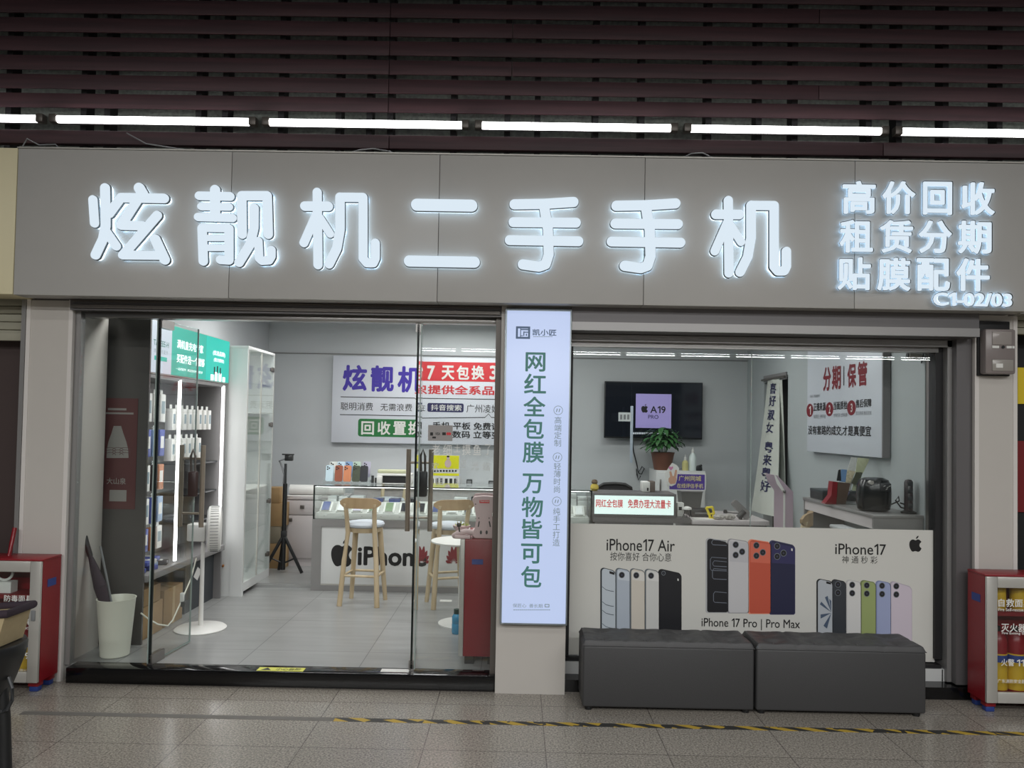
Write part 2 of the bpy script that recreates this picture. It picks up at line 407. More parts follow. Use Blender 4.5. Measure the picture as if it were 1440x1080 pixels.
# black granite threshold and plinth
tz = 0.09
bm = nb(); box(bm, at(92, 955, 0.02).x, CPX[0] - 0.002, 0.02, 0.14, 0.0, tz + 0.003, 0.004); struct('trim_2', bm, M['granite'])
bm = nb(); box(bm, CPX[1] + 0.003, RPX[0] - 0.004, 0.05, 0.3, 0.0, 0.072); struct('baseboard_window', bm, M['granite'])
# lintel over the entrance: shutter box and steel header
zl = at(420, 441, 0.02).z
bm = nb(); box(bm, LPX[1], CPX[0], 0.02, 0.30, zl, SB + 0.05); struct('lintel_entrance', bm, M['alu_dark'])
bm = nb(); box(bm, LPX[1] + 0.02, CPX[0] - 0.01, 0.0, 0.02, zl + 0.012, zl + 0.03); box(bm, LPX[1] + 0.02, CPX[0] - 0.01, 0.005, 0.02, zl + 0.05, zl + 0.06); struct('trim_3', bm, M['steel_dark'])
bm = nb(); box(bm, -2.68, CPX[0] - 0.01, 0.08, 0.16, zl - 0.035, zl - 0.001, 0.004); struct('trim_4', bm, M['steel'])
bm = nb(); box(bm, CPX[0] - 0.035, CPX[0] - 0.003, 0.06, 0.16, tz + 0.004, zl); struct('trim_5', bm, M['steel_dark'])
# right window: shutter box, rails, jambs
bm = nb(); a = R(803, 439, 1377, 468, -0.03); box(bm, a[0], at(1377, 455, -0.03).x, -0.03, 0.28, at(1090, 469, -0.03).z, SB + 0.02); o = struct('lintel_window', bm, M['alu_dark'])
z = at(1090, 469, -0.03).z
bm = nb(); box(bm, a[0], at(1377, 455, -0.03).x, -0.036, -0.028, z, z + 0.05); link('lower_rail', bm, M['alu'], o)
x0 = CPX[1] + 0.003; xr = at(1367, 700, 0.1).x
bm = nb(); z2 = at(1090, 485, 0.17).z; box(bm, x0, xr, 0.13, 0.28, z2, z - 0.004); struct('trim_6', bm, M['alu'])
bm = nb(); box(bm, x0, at(1316, 490, 0.2).x, 0.17, 0.24, z2 - 0.03, z2); struct('trim_7', bm, M['steel'])
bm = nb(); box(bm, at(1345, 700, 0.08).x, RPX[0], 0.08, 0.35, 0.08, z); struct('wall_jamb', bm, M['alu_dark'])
bm = nb(); box(bm, at(1327, 700, 0.17).x, at(1345, 700, 0.08).x, 0.13, 0.3, 0.08, z); struct('trim_8', bm, M['alu'])
bm = nb(); box(bm, at(1313, 700, 0.2).x, at(1327, 700, 0.17).x, 0.18, 0.26, 0.2, z2 - 0.0); struct('trim_9', bm, M['dark'])
bm = nb(); box(bm, at(1305, 700, 0.27).x, at(1314, 700, 0.2).x, 0.22, 0.30, 0.2, z2 - 0.03); struct('trim_10', bm, M['steel'])
bm = nb(); box(bm, x0, x0 + 0.03, 0.18, 0.26, 0.09, z2 - 0.03); struct('trim_11', bm, M['dark'])
zb = at(1060, 925, 0.2).z
bm = nb(); box(bm, x0, at(1320, 930, 0.2).x, 0.17, 0.25, zb - 0.034, zb - 0.012); struct('trim_12', bm, M['dark'])
bm = nb(); box(bm, x0, xr, 0.16, 0.3, 0.072, zb - 0.034); struct('wall_apron', bm, M['white'])
bm = nb()
for px in (935, 1060, 1190, 1325):
    xx = at(px, 950, 0.16).x; box(bm, xx - 0.003, xx + 0.003, 0.157, 0.165, 0.074, zb - 0.036)
struct('trim_13', bm, M['joint'])
# panes of the right window (joint at the middle)
xj = at(1056, 620, 0.215).x; xe = at(1313, 620, 0.215).x
for n, (p0, p1) in enumerate(((x0 + 0.03, xj - 0.002), (xj + 0.002, xe))):
    bm = nb(); box(bm, p0, p1, 0.213, 0.217, zb - 0.012, z2 - 0.03); struct('window_%d' % (n + 1), bm, M['glass'])
bm = nb(); box(bm, xj - 0.0018, xj + 0.0018, 0.212, 0.218, zb - 0.012, z2 - 0.03); struct('trim_14', bm, M['edge_lt'])

# interior shell
bm = nb(); box(bm, -2.95, 2.7, 4.0, 4.1, 0, 2.8); struct('wall_back', bm, M['wallp'])
bm = nb(); box(bm, -2.95, -2.86, 0.5, 4.0, 0, 2.8); struct('wall_left', bm, M['wallp'])
dY0, dY1, dZ = 2.72, 3.42, 2.13
bm = nb(); box(bm, 2.6, 2.7, 0.3, dY0, 0, 2.8); box(bm, 2.6, 2.7, dY1, 4.0, 0, 2.8); box(bm, 2.6, 2.7, dY0, dY1, dZ, 2.8); struct('wall_right', bm, M['wallr'])
bm = nb(); box(bm, 2.7, 3.5, dY0 - 0.05, dY0, 0, 2.3); box(bm, 2.7, 3.5, dY1, dY1 + 0.05, 0, 2.3); box(bm, 3.5, 3.55, dY0 - .05, dY1 + .05, 0, 2.3); box(bm, 2.7, 3.55, dY0 - .05, dY1 + .05, 2.3, 2.35); struct('wall_storeroom', bm, M['cab_dark'])
bm = nb(); box(bm, -2.95, 2.7, 0.3, 4.1, 2.75, 2.82); struct('ceiling', bm, M['ceil'])
bm = nb(); box(bm, -2.86, CPX[0] + 0.05, 2.30, 4.0, 0.09, 0.125); box(bm, -2.86, at(440, 828, 2.29).x, 2.285, 2.30, 0.09, 0.118); struct('floor_platform', bm, M['floor_shop'])
bm = nb(); box(bm, -2.86, 2.6, 3.988, 4.0, at(430, 497, 3.99).z - 0.004, at(430, 497, 3.99).z + 0.006); struct('trim_15', bm, M['cab'])
bm = nb(); box(bm, CPX[0] + .02, CPX[1] - 0.02, 0.14, 0.5, 0.09, 2.75); struct('wall_pier', bm, M['wallp'])

# ================================================================== MAIN SIGN
sx0 = at(22, 310, -0.14).x; sx1 = at(1446, 330, -0.14).x
sign = thing('shop_sign', 'long grey panel shop sign with white lit characters over the whole front', 'shop sign', (0, -0.14, SB))
seams = [sx0] + [at(p, 330, -0.14).x for p in (323.5, 616.5, 906.0, 1202.0)] + [sx1]
for i in range(5):
    bm = nb(); box(bm, seams[i] + 0.0015, seams[i + 1] - 0.0015, -0.14, -0.02, SB, ST, 0.003)
    link('sign_panel', bm, M['acp'], sign)
bm = nb(); box(bm, sx0 + 0.02, sx1 - 0.02, -0.125, 0.05, SB + 0.004, ST - 0.01); link('sign_backing', bm, M['alu_dark'], sign)
bm = nb(); box(bm, sx0, sx1, -0.15, -0.10, ST, ST + 0.006); link('top_lip', bm, M['silver'], sign)
YF = -0.195
def stroke_pts(seglist, grow, Y, y0, y1):
    bm = nb()
    k = (Y - CAM.y) / F
    for wd, pts in seglist:
        P = [at(p[0], p[1], Y) for p in pts]; r = wd * k / 2 + grow
        for a, b in zip(P, P[1:]):
            d = Vector((b.x - a.x, b.z - a.z)); ang = math.atan2(d.y, d.x); poly = []
            for i in range(13):
                t = ang - math.pi / 2 + math.pi * i / 12; poly.append((b.x + r * math.cos(t), b.z + r * math.sin(t)))
            for i in range(13):
                t = ang + math.pi / 2 + math.pi * i / 12; poly.append((a.x + r * math.cos(t), a.z + r * math.sin(t)))
            prism(bm, poly, y0, y1)
    return bm
def crop(ox, oy, k, lst): return [(wd / k, [(ox + x / k, oy + y / k) for x, y in pts]) for wd, pts in lst]
XUAN = crop(110, 240, 7.2, [(86, [(143, 290), (160, 530)]), (94, [(266, 172), (270, 400), (272, 560), (245, 690), (170, 850)]), (92, [(405, 300), (310, 430)]), (88, [(275, 610), (380, 762)]),
    (104, [(612, 172), (650, 235)]), (94, [(430, 270), (865, 278)]), (92, [(590, 300), (430, 550), (650, 555)]), (92, [(795, 450), (455, 845)]), (88, [(445, 852), (830, 855)]), (98, [(775, 692), (872, 900)])])
LIANG = crop(260, 245, 7.2, [(85, [(140, 215), (455, 222)]), (74, [(160, 324), (445, 328)]), (82, [(130, 430), (478, 440)]), (98, [(302, 155), (302, 430)]),
    (90, [(170, 545), (182, 878)]), (80, [(168, 540), (443, 545)]), (88, [(443, 548), (443, 868)]), (86, [(440, 870), (355, 864)]), (60, [(200, 643), (430, 643)]), (64, [(200, 742), (430, 742)]),
    (92, [(572, 215), (576, 604)]), (92, [(575, 215), (830, 215)]), (92, [(830, 215), (840, 605)]), (92, [(697, 342), (695, 540), (655, 710), (545, 890)]), (82, [(740, 675), (748, 850), (775, 875), (850, 870), (873, 830), (873, 765)])])
JI = crop(410, 245, 7.2, [(90, [(257, 180), (265, 915)]), (94, [(132, 320), (370, 322)]), (88, [(250, 400), (122, 692)]), (80, [(285, 440), (388, 600)]),
    (94, [(488, 230), (488, 560), (455, 750), (378, 905)]), (90, [(490, 230), (722, 232)]), (90, [(722, 232), (722, 850), (760, 895), (825, 895), (846, 850), (846, 695)])])
ER = [(16.5, [(586, 287.5), (663, 288.8)]), (15.5, [(575.5, 366.7), (667, 368.3)])]
SHOU = crop(690, 255, 7.2, [(100, [(240, 230), (540, 225), (840, 206)]), (98, [(230, 410), (865, 416)]), (98, [(192, 592), (890, 604)]), (102, [(542, 250), (580, 480), (588, 740), (556, 838), (490, 862), (325, 838)])])
mv = lambda s, dx, dy: [(wd, [(x + dx, y + dy) for x, y in pts]) for wd, pts in s]
for nm, st in (('first', XUAN), ('second', LIANG), ('third', JI), ('fourth', ER), ('fifth', SHOU), ('sixth', mv(SHOU, 143.5, 2)), ('seventh', mv(JI, 578.8, 11.5))):
    L = link('letter', stroke_pts(st, 0, YF, -0.195, -0.183), M['letter'], sign, smooth=False)
    link('letter_rim', stroke_pts(st, 0.0035, YF, -0.184, -0.168), M['rim'], L, smooth=False)
    link('letter_backlight', stroke_pts(st, -0.002, YF, -0.166, -0.145), M['halo'], L, smooth=False)
rows = (('高价回收', ((1207.5, 278), (1263.5, 278.4), (1317.7, 279.2), (1374.6, 279.6))), ('租赁分期', ((1203.7, 332.6), (1260, 333), (1314.5, 333.5), (1370, 334))), ('贴膜配件', ((1200.7, 385), (1256.4, 386), (1311.8, 386.5), (1367.5, 386.8))))
for body, cs in rows:
    for ch, (cx, cy) in zip(body, cs):
        hw = 20 if ch == '回' else 23
        bx = (cx - hw, cy - 23, cx + hw, cy + 23)
        L = write(sign, ch, bx, -0.183, M['letter'], 0.020, 0.010, name='letter')
        write(L, ch, (bx[0] - .8, bx[1] - .8, bx[2] + .8, bx[3] + .8), -0.168, M['rim'], 0.024, 0.014, name='letter_rim')
        write(L, ch, bx, -0.146, M['halo_s'], 0.008, 0.018, name='letter_backlight')
bx = (1312, 412, 1422, 431)
L = write(sign, 'C1-02/03', bx, -0.183, M['letter'], 0.022, 0.010, name='unit_number')
write(L, 'C1-02/03', (bx[0] - .8, bx[1] - .8, bx[2] + .8, bx[3] + .8), -0.168, M['rim'], 0.026, 0.014, name='letter_rim')
write(L, 'C1-02/03', bx, -0.146, M['halo_s'], 0.01, 0.018, name='letter_backlight')

# ================================================================== SLATS AND TUBE LAMPS
scr = thing('slat_screen', 'dark red wooden slat screen above the shop sign', 'slatted screen', (0, 0.08, ST + 0.1))
def zpx(y, Y): return at(720, y, Y).z
for k in range(8):
    zb_, zt_ = zpx(162 - 26.6 * k, 0.08), zpx(142 - 26.6 * k, 0.08)
    xs = [-7.6, at(548, 100, .08).x, at(1150 if k % 2 else 720, 100, .08).x, 8.6] if k in (1, 2, 4, 5) else [-7.6, at(548, 100, .08).x, 8.6]
    bm = nb()
    for p, q in zip(xs, xs[1:]):
        box(bm, p + 0.0015, q - 0.0015, 0.06, 0.074, zb_, zt_, 0.003)
    link('slat', bm, M['slat'], scr)
bm = nb(); ys = (213, 194)
xs = [-7.6, at(548, 190, 0.02).x, at(1240, 200, .02).x, 8.6]
for p, q in zip(xs, xs[1:]): box(bm, p + 0.0015, q - 0.0015, 0.0, 0.05, zpx(213, 0.02), zpx(194, 0.02), 0.004)
link('lower_slat', bm, M['slat'], scr)
for px in (20, 125, 158, 285, 322, 400, 480, 523, 552, 640, 715, 757, 838, 902, 995, 1065, 1115, 1218, 1260, 1325, 1400):
    c = at(px, 90, 0.14).x; bm = nb(); box(bm, c - 0.018, c + 0.018, 0.10, 0.19, ST - 0.02, 4.9); link('batten', bm, M['dark'], scr)
lamp_below = ['the cream sign beside the shop sign', 'the first big sign character', 'the second and third big sign characters', 'the fourth big sign character', 'the sixth big sign character', 'the three rows of small characters', 'the shop past the electric meter', 'the brown door past the cream sign']
def tube_lamp(name, x0, x1, y, z, label, group, m, r=0.022):
    t = thing(name, label, 'tube lamp', ((x0 + x1) / 2, y, z), 0, group)
    bm = nb(); tube(bm, [(x0 + 0.03, y, z), (x1 - 0.03, y, z)], r, 16); link('glowing_tube', bm, m, t)
    for e in (x0, x1 - 0.045):
        bm = nb(); box(bm, e, e + 0.045, y - r - .004, y + r + .004, z - r - .004, z + r + .004, 0.006); link('end_cap', bm, M['steel_dark'], t)
    bm = nb(); box(bm, x0 + 0.02, x1 - 0.02, y + r * .6, y + r + .012, z - .02, z + .02); link('batten_housing', bm, M['grey_p'], t)
    return t
ends = [at(p, 170, 0.02).x for p in (-227, 68, 366, 664, 957, 1252, 1548, 1844)]
zt = zpx(177.5, 0.02)
ends.append(ends[0]); ends_ = list(zip(ends, ends[1:-1])) + [(ends[0] - 1.26, ends[0])]
for i, (e0, e1) in enumerate(ends_):
    tube_lamp('tube_lamp', e0 + 0.018, e1 - 0.018, 0.015, zt, 'glowing white tube lamp in the slats above ' + lamp_below[i], 'tube lamps in a row above the sign', M['tube'])
# tube lamps across the concourse (seen mirrored in the shop glass)
zf = 1.6 + 104 / F * 17.0
for i in range(11):
    xx = -2.6 + 1.26 * i
    tube_lamp('concourse_tube_lamp', xx, xx + 1.2, -12.3, zf, 'white tube lamp across the concourse, mirrored in the shop glass', 'tube lamps across the concourse', M['tube_far'], 0.03)
# loose wires on the sign top
for nm, pts, lb in (('loose_wire', [(30, 212), (38, 198), (55, 207), (78, 206), (84, 213)], 'thin wire curling over the sign top beside the cream sign'), ('loose_wire', [(178, 190), (205, 205), (236, 210), (262, 214)], 'long thin pale wire hanging from the lower slat onto the sign'),
    ('loose_wire', [(487, 220), (505, 214), (525, 212), (548, 216), (556, 221)], 'arched loose wires on the sign top above the fourth character'), ('loose_wire', [(958, 226), (972, 219), (988, 218), (1004, 226)], 'arched loose wire on the sign top near the second seam from the small characters')):
    bm = nb(); tube(bm, [at(x, y - 3, -0.07) for x, y in pts], 0.004, 6); solo(nm, bm, M['grey_p'], lb, 'wire')

# ================================================================== PILLAR LIGHT BOX
a = R(706.5, 434, 801, 879.5, -0.06)
lb = thing('light_box_sign', 'tall lit vertical sign with green characters on the middle pillar', 'light box sign', ((a[0] + a[1]) / 2, -0.03, a[2]))
bm = nb(); box(bm, a[0], a[1], -0.055, -0.002, a[2], a[3], 0.004); link('box_frame', bm, M['boxframe'], lb)
b = (a[0] + .012, a[1] - .010, a[2] + .012, a[3] - .014)
bm = nb(); box(bm, b[0], b[1], -0.062, -0.05, b[2], b[3], 0.002); link('lit_face', bm, M['lightbox'], lb)
YL = -0.0635
for ch, cx, cy, hw, hh in (('网', 753, 509, 14, 13.5), ('红', 752.5, 539.5, 15.5, 14), ('全', 751.5, 571.5, 15.5, 14), ('包', 750.5, 603, 14.5, 14), ('膜', 750, 636, 15, 15), ('万', 749, 680, 15, 14), ('物', 748.5, 713, 15, 14.5), ('皆', 748, 744, 14.5, 14), ('可', 747.5, 778.5, 15, 14), ('包', 747, 811, 14.5, 15)):
    write(lb, ch, (cx - hw, cy - hh, cx + hw, cy + hh), YL, M['green_ink'], 0.018, name='character')
for body, cx, y0, y1 in (('高\n端\n定\n制', 784.5, 586, 628), ('轻\n薄\n时\n尚', 783.5, 651, 693), ('纯\n手\n工\n打\n造', 782.5, 714, 768)):
    write(lb, body, (cx - 5, y0, cx + 5, y1), YL, M['grey_ink'], 0.0, name='small_characters')
bm = nb()
for cx, cy in ((785, 577), (784, 643), (783, 705)):
    c = at(cx, cy, YL); 
    for i in range(20):
        t0, t1 = 2 * math.pi * i / 20, 2 * math.pi * (i + 1) / 20
        flat(bm, [(c.x + r * math.cos(t), c.z + r * math.sin(t)) for r, t in ((.0275, t0), (.0275, t1), (.0245, t1), (.0245, t0))], YL)
    for dx in (-.009, .006): flat(bm, [(c.x + dx - .004, c.z - .010), (c.x + dx + .001, c.z - .010), (c.x + dx + .006, c.z + .010), (c.x + dx + .001, c.z + .010)], YL)
link('round_icons', bm, M['grey_ink'], lb)
def frame_flat(bm, x0, x1, z0, z1, t, y):
    for q in ((x0, x1, z1 - t, z1), (x0, x1, z0, z0 + t), (x0, x0 + t, z0 + t, z1 - t), (x1 - t, x1, z0 + t, z1 - t)):
        flat(bm, [(q[0], q[2]), (q[1], q[2]), (q[1], q[3]), (q[0], q[3])], y)
lg = R(725.5, 459, 745.5, 476.5, YL); bm = nb(); frame_flat(bm, *lg, 0.012, YL)
W, H = lg[1] - lg[0], lg[3] - lg[2]
for u0, u1, v0, v1 in ((.30, .36, .15, .85), (.36, .88, .70, .80), (.52, .60, .24, .60), (.6, .86, .50, .58), (.70, .78, .24, .42), (.36, .5, .22, .28)):
    flat(bm, [(lg[0] + W * u, lg[2] + H * v) for u, v in ((u0, v0), (u1, v0), (u1, v1), (u0, v1))], YL)
link('logo', bm, M['slate_ink'], lb)
write(lb, '凯小匠', (749, 463, 782.5, 472), YL, M['slate_ink'], 0.02, name='logo_name')
bm = nb()
for i in range(11): 
    q = R(750 + i * 2.5, 472.9, 751.8 + i * 2.5, 473.9, YL); flat(bm, [(q[0], q[2]), (q[1], q[2]), (q[1], q[3]), (q[0], q[3])], YL)
for i in range(18):
    q = R(722 + i * 2.9, 857.2, 724.2 + i * 2.9, 858.2, YL); flat(bm, [(q[0], q[2]), (q[1], q[2]), (q[1], q[3]), (q[0], q[3])], YL)
q = R(766, 849.5, 772.5, 854, YL); frame_flat(bm, *q, 0.004, YL)
link('fine_print', bm, M['grey_ink'], lb)
write(lb, '保匠心  善长期', (721, 849, 763, 854.5), YL, M['grey_ink'], 0.004, name='small_characters')

# ================================================================== NEIGHBOURS AT BOTH ENDS
bm = nb(); q = R(-160, 203, 21, 411, -0.12); box(bm, -5.5, at(20.5, 310, -0.14).x, -0.135, 0.05, SB + .003, ST + .004, .003); solo('cream_sign', bm, M['cream'], 'plain cream sign panel of the next shop, beside the long grey sign', 'sign')
zsb = at(15, 475, 0.12).z; rs = thing('roller_shutter', 'half rolled beige shutter above the brown door', 'roller shutter', (-3.4, 0.14, zsb))
bm = nb(); zz = zsb
while zz < SB:
    box(bm, -5.6, LPX[0] - 0.004, 0.12, 0.16, zz, zz + 0.048, 0.008); zz += 0.05
link('shutter_slats', bm, M['beige'], rs)
bm = nb(); box(bm, -5.6, LPX[0] - .004, 0.10, 0.118, zsb - 0.02, zsb + 0.03, .004); link('bottom_rail', bm, M['beige'], rs)
bm = nb(); box(bm, LPX[0] - 0.03, LPX[0] - .005, 0.04, 0.099, 0, SB); struct('trim_16', bm, M['alu'])
bm = nb(); box(bm, -5.6, LPX[0] - .03, 0.22, 0.3, 0, SB); struct('door_1', bm, M['brown'])
bm = nb(); box(bm, RPX[1] + 0.06, 6, 0.3, 0.38, 0, SB); struct('wall_neighbor', bm, M['dark'])
bm = nb(); box(bm, sx1 + .006, 6, -0.06, 0.05, SB, ST); struct('wall_neighbor_fascia', bm, M['alu'])
bm = nb(); box(bm, RPX[1] + 0.01, RPX[1] + .035, 0.1, 0.3, 0, SB - .1); struct('trim_17', bm, M['silver'])
bm = nb(); zz = at(1437, 470, 0.1).z
while zz < SB: box(bm, RPX[1] + .003, 6, 0.1, 0.14, zz, zz + .04, .006); zz += 0.043
solo('shutter_box', bm, M['beige'], 'beige shutter slats at the frame edge beside the electric meter', 'roller shutter')
q = R(1430.5, 517, 1441, 568, .29); bm = nb(); box(bm, q[0], q[0] + .3, .285, .299, q[2], q[3]); solo('wall_poster', bm, M['yellow'], 'yellow poster at the frame edge beside the pillar with the meter', 'poster')
q = R(1430, 620, 1440, 720, .29); bm = nb(); box(bm, q[0], q[0] + .3, .285, .299, q[2], q[3]); solo('wall_poster', bm, M['red_dark'], 'dark red poster at the frame edge below the yellow one', 'poster')

# electric meter
q = R(1383, 462, 1427, 527, -0.02)
em = thing('electric_meter', 'grey electric meter in a clear case on the pillar under the sign', 'electric meter', ((q[0] + q[1]) / 2, 0.04, q[2]))
bm = nb(); box(bm, q[0] - .002, q[1] + .004, 0.03, 0.048, q[2] - .004, q[3] + 0.05, .003); link('back_board', bm, M['dark'], em)
bm = nb(); box(bm, q[0] + .004, q[1] - .002, -0.035, 0.03, q[2] + .004, q[3] - .004, .012); link('case', bm, mat('meter_case_grey', (128, 120, 118), 0.25), em)
bm = nb(); box(bm, q[0] + .04, q[1] - .03, -0.042, -0.03, q[3] - .10, q[3] - .02, .006); link('dial_window', bm, mat('meter_window', (150, 144, 140), 0.12), em)
bm = nb(); box(bm, q[0] + .04, q[1] - .02, -0.042, -0.03, q[2] + .02, q[2] + .09, .006); link('terminal_cover', bm, mat('terminal_cover_grey', (150, 146, 140), 0.2), em)
bm = nb(); c = at(1411, 488, -.04)
for dx, ww in ((-.045, .04), (.035, .03), (.06, .012)): box(bm, c.x + dx - ww / 2, c.x + dx + ww / 2, -0.04, -0.034, c.z - .007, c.z + .007)
link('number_plate', bm, M['white_p'], em)
bm = nb(); prism(bm, circ(c.x, c.z, .009), -0.041, -0.034); link('seal', bm, M['black_p'], em)
bm = nb(); box(bm, q[0] + .06, q[0] + .10, -0.0445, -0.041, q[2] + .04, q[2] + .065); link('paper_label', bm, M['white_p'], em)

# ================================================================== POSTER ON THE RIGHT WINDOW
YP = 0.205
q = R(804, 741, 1314.5, 918, YP)
po = thing('window_poster', 'large white phone poster covering the lower half of the front window', 'poster', ((q[0] + q[1]) / 2, YP, q[2]))
bm = nb(); box(bm, x0 + .028, q[1], YP, YP + 0.005, zb - 0.005, q[3]); link('sheet', bm, M['poster'], po)
for body, bx in (('iPhone17 Air', (853, 758, 949, 775)), ('iPhone 17 Pro | Pro Max', (986.5, 870, 1125, 886)), ('iPhone17', (1174.5, 764.5, 1246, 780))):
    write(po, body, bx, YP - .001, M['ink'], 0.006)
for body, bx in (('按你喜好 合你心意', (858, 777, 944, 789)), ('神 通 秒 彩', (1184, 782, 1234, 792.5)), ('大有新世代', (1018, 890, 1096, 903))):
    write(po, body, bx, YP - .001, M['ink'], 0.004)
def apple(cx, cy, s, Y):
    """fruit emblem with a bite and a leaf; s = height of the body in view pixels"""
    bm = nb(); k = s * (Y - CAM.y) / F; c = at(cx, cy, Y)
    pts = []
    prof = [(0, .40), (.12, .47), (.26, .47), (.40, .37), (.46, .28), (.36, .17), (.31, .02), (.36, -.13), (.47, -.22), (.40, -.38), (.28, -.49), (.16, -.50), (.06, -.46), (0, -.455), (-.08, -.46), (-.18, -.50), (-.30, -.46), (-.42, -.28), (-.49, -.04), (-.49, .18), (-.43, .34), (-.30, .45), (-.14, .46)]
    P = [Vector(p) for p in prof]; n = len(P)
    for i in range(n):
        p0, p1, p2, p3 = P[i - 1], P[i], P[(i + 1) % n], P[(i + 2) % n]
        for t in (0, .33, .66):
            v = 0.5 * (2 * p1 + (p2 - p0) * t + (2 * p0 - 5 * p1 + 4 * p2 - p3) * t * t + (3 * p1 - p0 - 3 * p2 + p3) * t ** 3); pts.append((c.x + v.x * k, c.z + v.y * k))
    flat(bm, pts, Y)
    leaf = [(0.02, .52), (.04, .62), (.12, .73), (.24, .78), (.22, .66), (.15, .56)]
    flat(bm, [(c.x + x * k, c.z + y * k) for x, y in leaf], Y)
    return bm
link('emblem', apple(1287.5, 767, 17.5, YP - .001), M['ink'], po)
def phone_print(x0, x1, yt0, yt1, yb, body, side, cams, front=False, plateau=None, mats=None):
    """printed phone seen at an angle: slanting top, rounded upper corners"""
    bm = nb(); Y = YP - .001
    def q(lst, dy, mi): flat(bm, [(at(x, y, Y).x, at(x, y, Y).z) for x, y in lst], Y - dy, mi)
    sw = 2.2
    def outline(a, b, t0, t1, bt, r):
        o = [(a, bt - 2), (a, t0 + r)]
        for i in range(1, 6): o.append((a + r * (1 - math.cos(i * math.pi / 10)), t0 + r * (1 - math.sin(i * math.pi / 10)) + (t1 - t0) * r * (1 - math.cos(i * math.pi / 10)) / (b - a)))
        for i in range(1, 6): o.append((b - r * 1.0 + r * math.sin(i * math.pi / 10), t1 - (t1 - t0) * r / (b - a) * (1 - math.sin(i * math.pi / 10)) + r * (1 - math.cos(i * math.pi / 10))))
        o += [(b, bt - 2), (b - 2, bt), (a + 2, bt)]
        return o
    q(outline(x0, x1, yt0, yt1, yb, 6), 0, 1)
    q(outline(x0 + sw, x1 - 0.6, yt0 + 1.2, yt1 + 1.2, yb - (0 if front else 1), 5.5), .0006, 0)
    if plateau: q([(x0 + sw + 1.5, yt0 + 4), (x1 - 1, yt1 + 3), (x1 - .6, plateau + 2), (x0 + sw + 1.5, plateau)], .0009, 4)
    for cx, cy, r in cams:
        for rr, mi, dy in ((r + .9, 3, .0012), (r, 2, .0016), (r * .4, 5, .002)):
            q([(cx + rr * .92 * math.cos(2 * math.pi * i / 16), cy + rr * math.sin(2 * math.pi * i / 16)) for i in range(16)], dy, mi)
    return bm
lens = M['ink']; ring = mat('lens_ring_print', (110, 116, 124), 0.5); glint = mat('lens_glint_print', (58, 60, 78), 0.5)
def pm(name, rgb): return mat(name, rgb, 0.5)
def add_phone(x0, x1, yt0, yt1, yb, c, s, cams, plateau=None, pc=None, extra=None):
    i = len([o for o in bpy.data.objects if o.name.startswith('printed_phone')])
    bodym = pm('print_%d' % i, c)
    o = link('printed_phone', phone_print(x0, x1, yt0, yt1, yb, c, s, cams, plateau=plateau), [bodym, pm('print_side_%d' % i, s), lens, ring, pm('print_plateau_%d' % i, pc or c), glint], po, smooth=False)
    if extra:
        bm = nb(); Y = YP - .0022
        for poly, mi in extra[0]: flat(bm, [(at(x, y, Y).x, at(x, y, Y).z) for x, y in poly], Y - .0003 * mi, mi)
        link('printed_screen', bm, extra[1], o, smooth=False)
    return o
def strip(pts, wd):
    return [(x, y - wd / 2) for x, y in pts] + [(x, y + wd / 2) for x, y in reversed(pts)]
wave = lambda y: (strip([(846.8, y), (852, y + 4.2), (858, y + 6), (863.2, y + 6.8)], .9), 0)
add_phone(844.2, 866, 797, 802.5, 905, (190, 200, 208), (40, 46, 52), [], extra=([wave(825), wave(858), wave(846), wave(877), ([(857, 803), (864, 805), (864, 808.5), (857, 806.5)], 1)], [pm('screen_line', (66, 78, 92)), M['ink']]))
for (xa, xb, c, pc) in ((865.2, 886, (176, 186, 198), (196, 204, 212)), (885.5, 907, (206, 200, 188), (214, 212, 206)), (906.3, 927, (202, 203, 200), (214, 214, 212))):
    add_phone(xa, xb, 797.5 + (xa - 865) * .03, 801.5 + (xa - 865) * .03, 905, c, (96, 104, 110), [(xa + 9.2, 808.5 + (xa - 865) * .025, 3.7)], 815 + (xa - 865) * .02, pc)
add_phone(925.5, 958.5, 799, 806, 905, (24, 25, 30), (10, 10, 12), [(933, 806, 2.4)], extra=([([(952.6, 813.5), (954.4, 814), (954.4, 817), (952.6, 816.5)], 0)], [M['white_p']]))
loop = lambda xa, ya, xb, yb: [(strip([(xa + 2, ya), (xb, ya + 1.6)], .8), 0), (strip([(xa + 2, yb), (xb, yb + 1.0)], .9), 0), ([(xa, ya + 3), (xa + .8, ya + 3), (xa + .8, yb - 2), (xa, yb - 2)], 0), ([(xa, ya + 3), (xa + 2, ya), (xa + 2.6, ya + .6), (xa + .8, ya + 3)], 0), ([(xa, yb - 2), (xa + .8, yb - 2), (xa + 2.6, yb), (xa + 2, yb + .5)], 0)]
add_phone(992.2, 1024, 755.5, 761, 862, (20, 21, 26), (176, 178, 180), [], extra=(loop(998.5, 783.5, 1022, 802) + loop(1002, 788.5, 1022, 796) + loop(1001.5, 799.5, 1022, 814) + loop(1003, 832, 1022, 847) + loop(1000.5, 759, 1022, 766), [pm('screen_loop', (112, 118, 130))]))
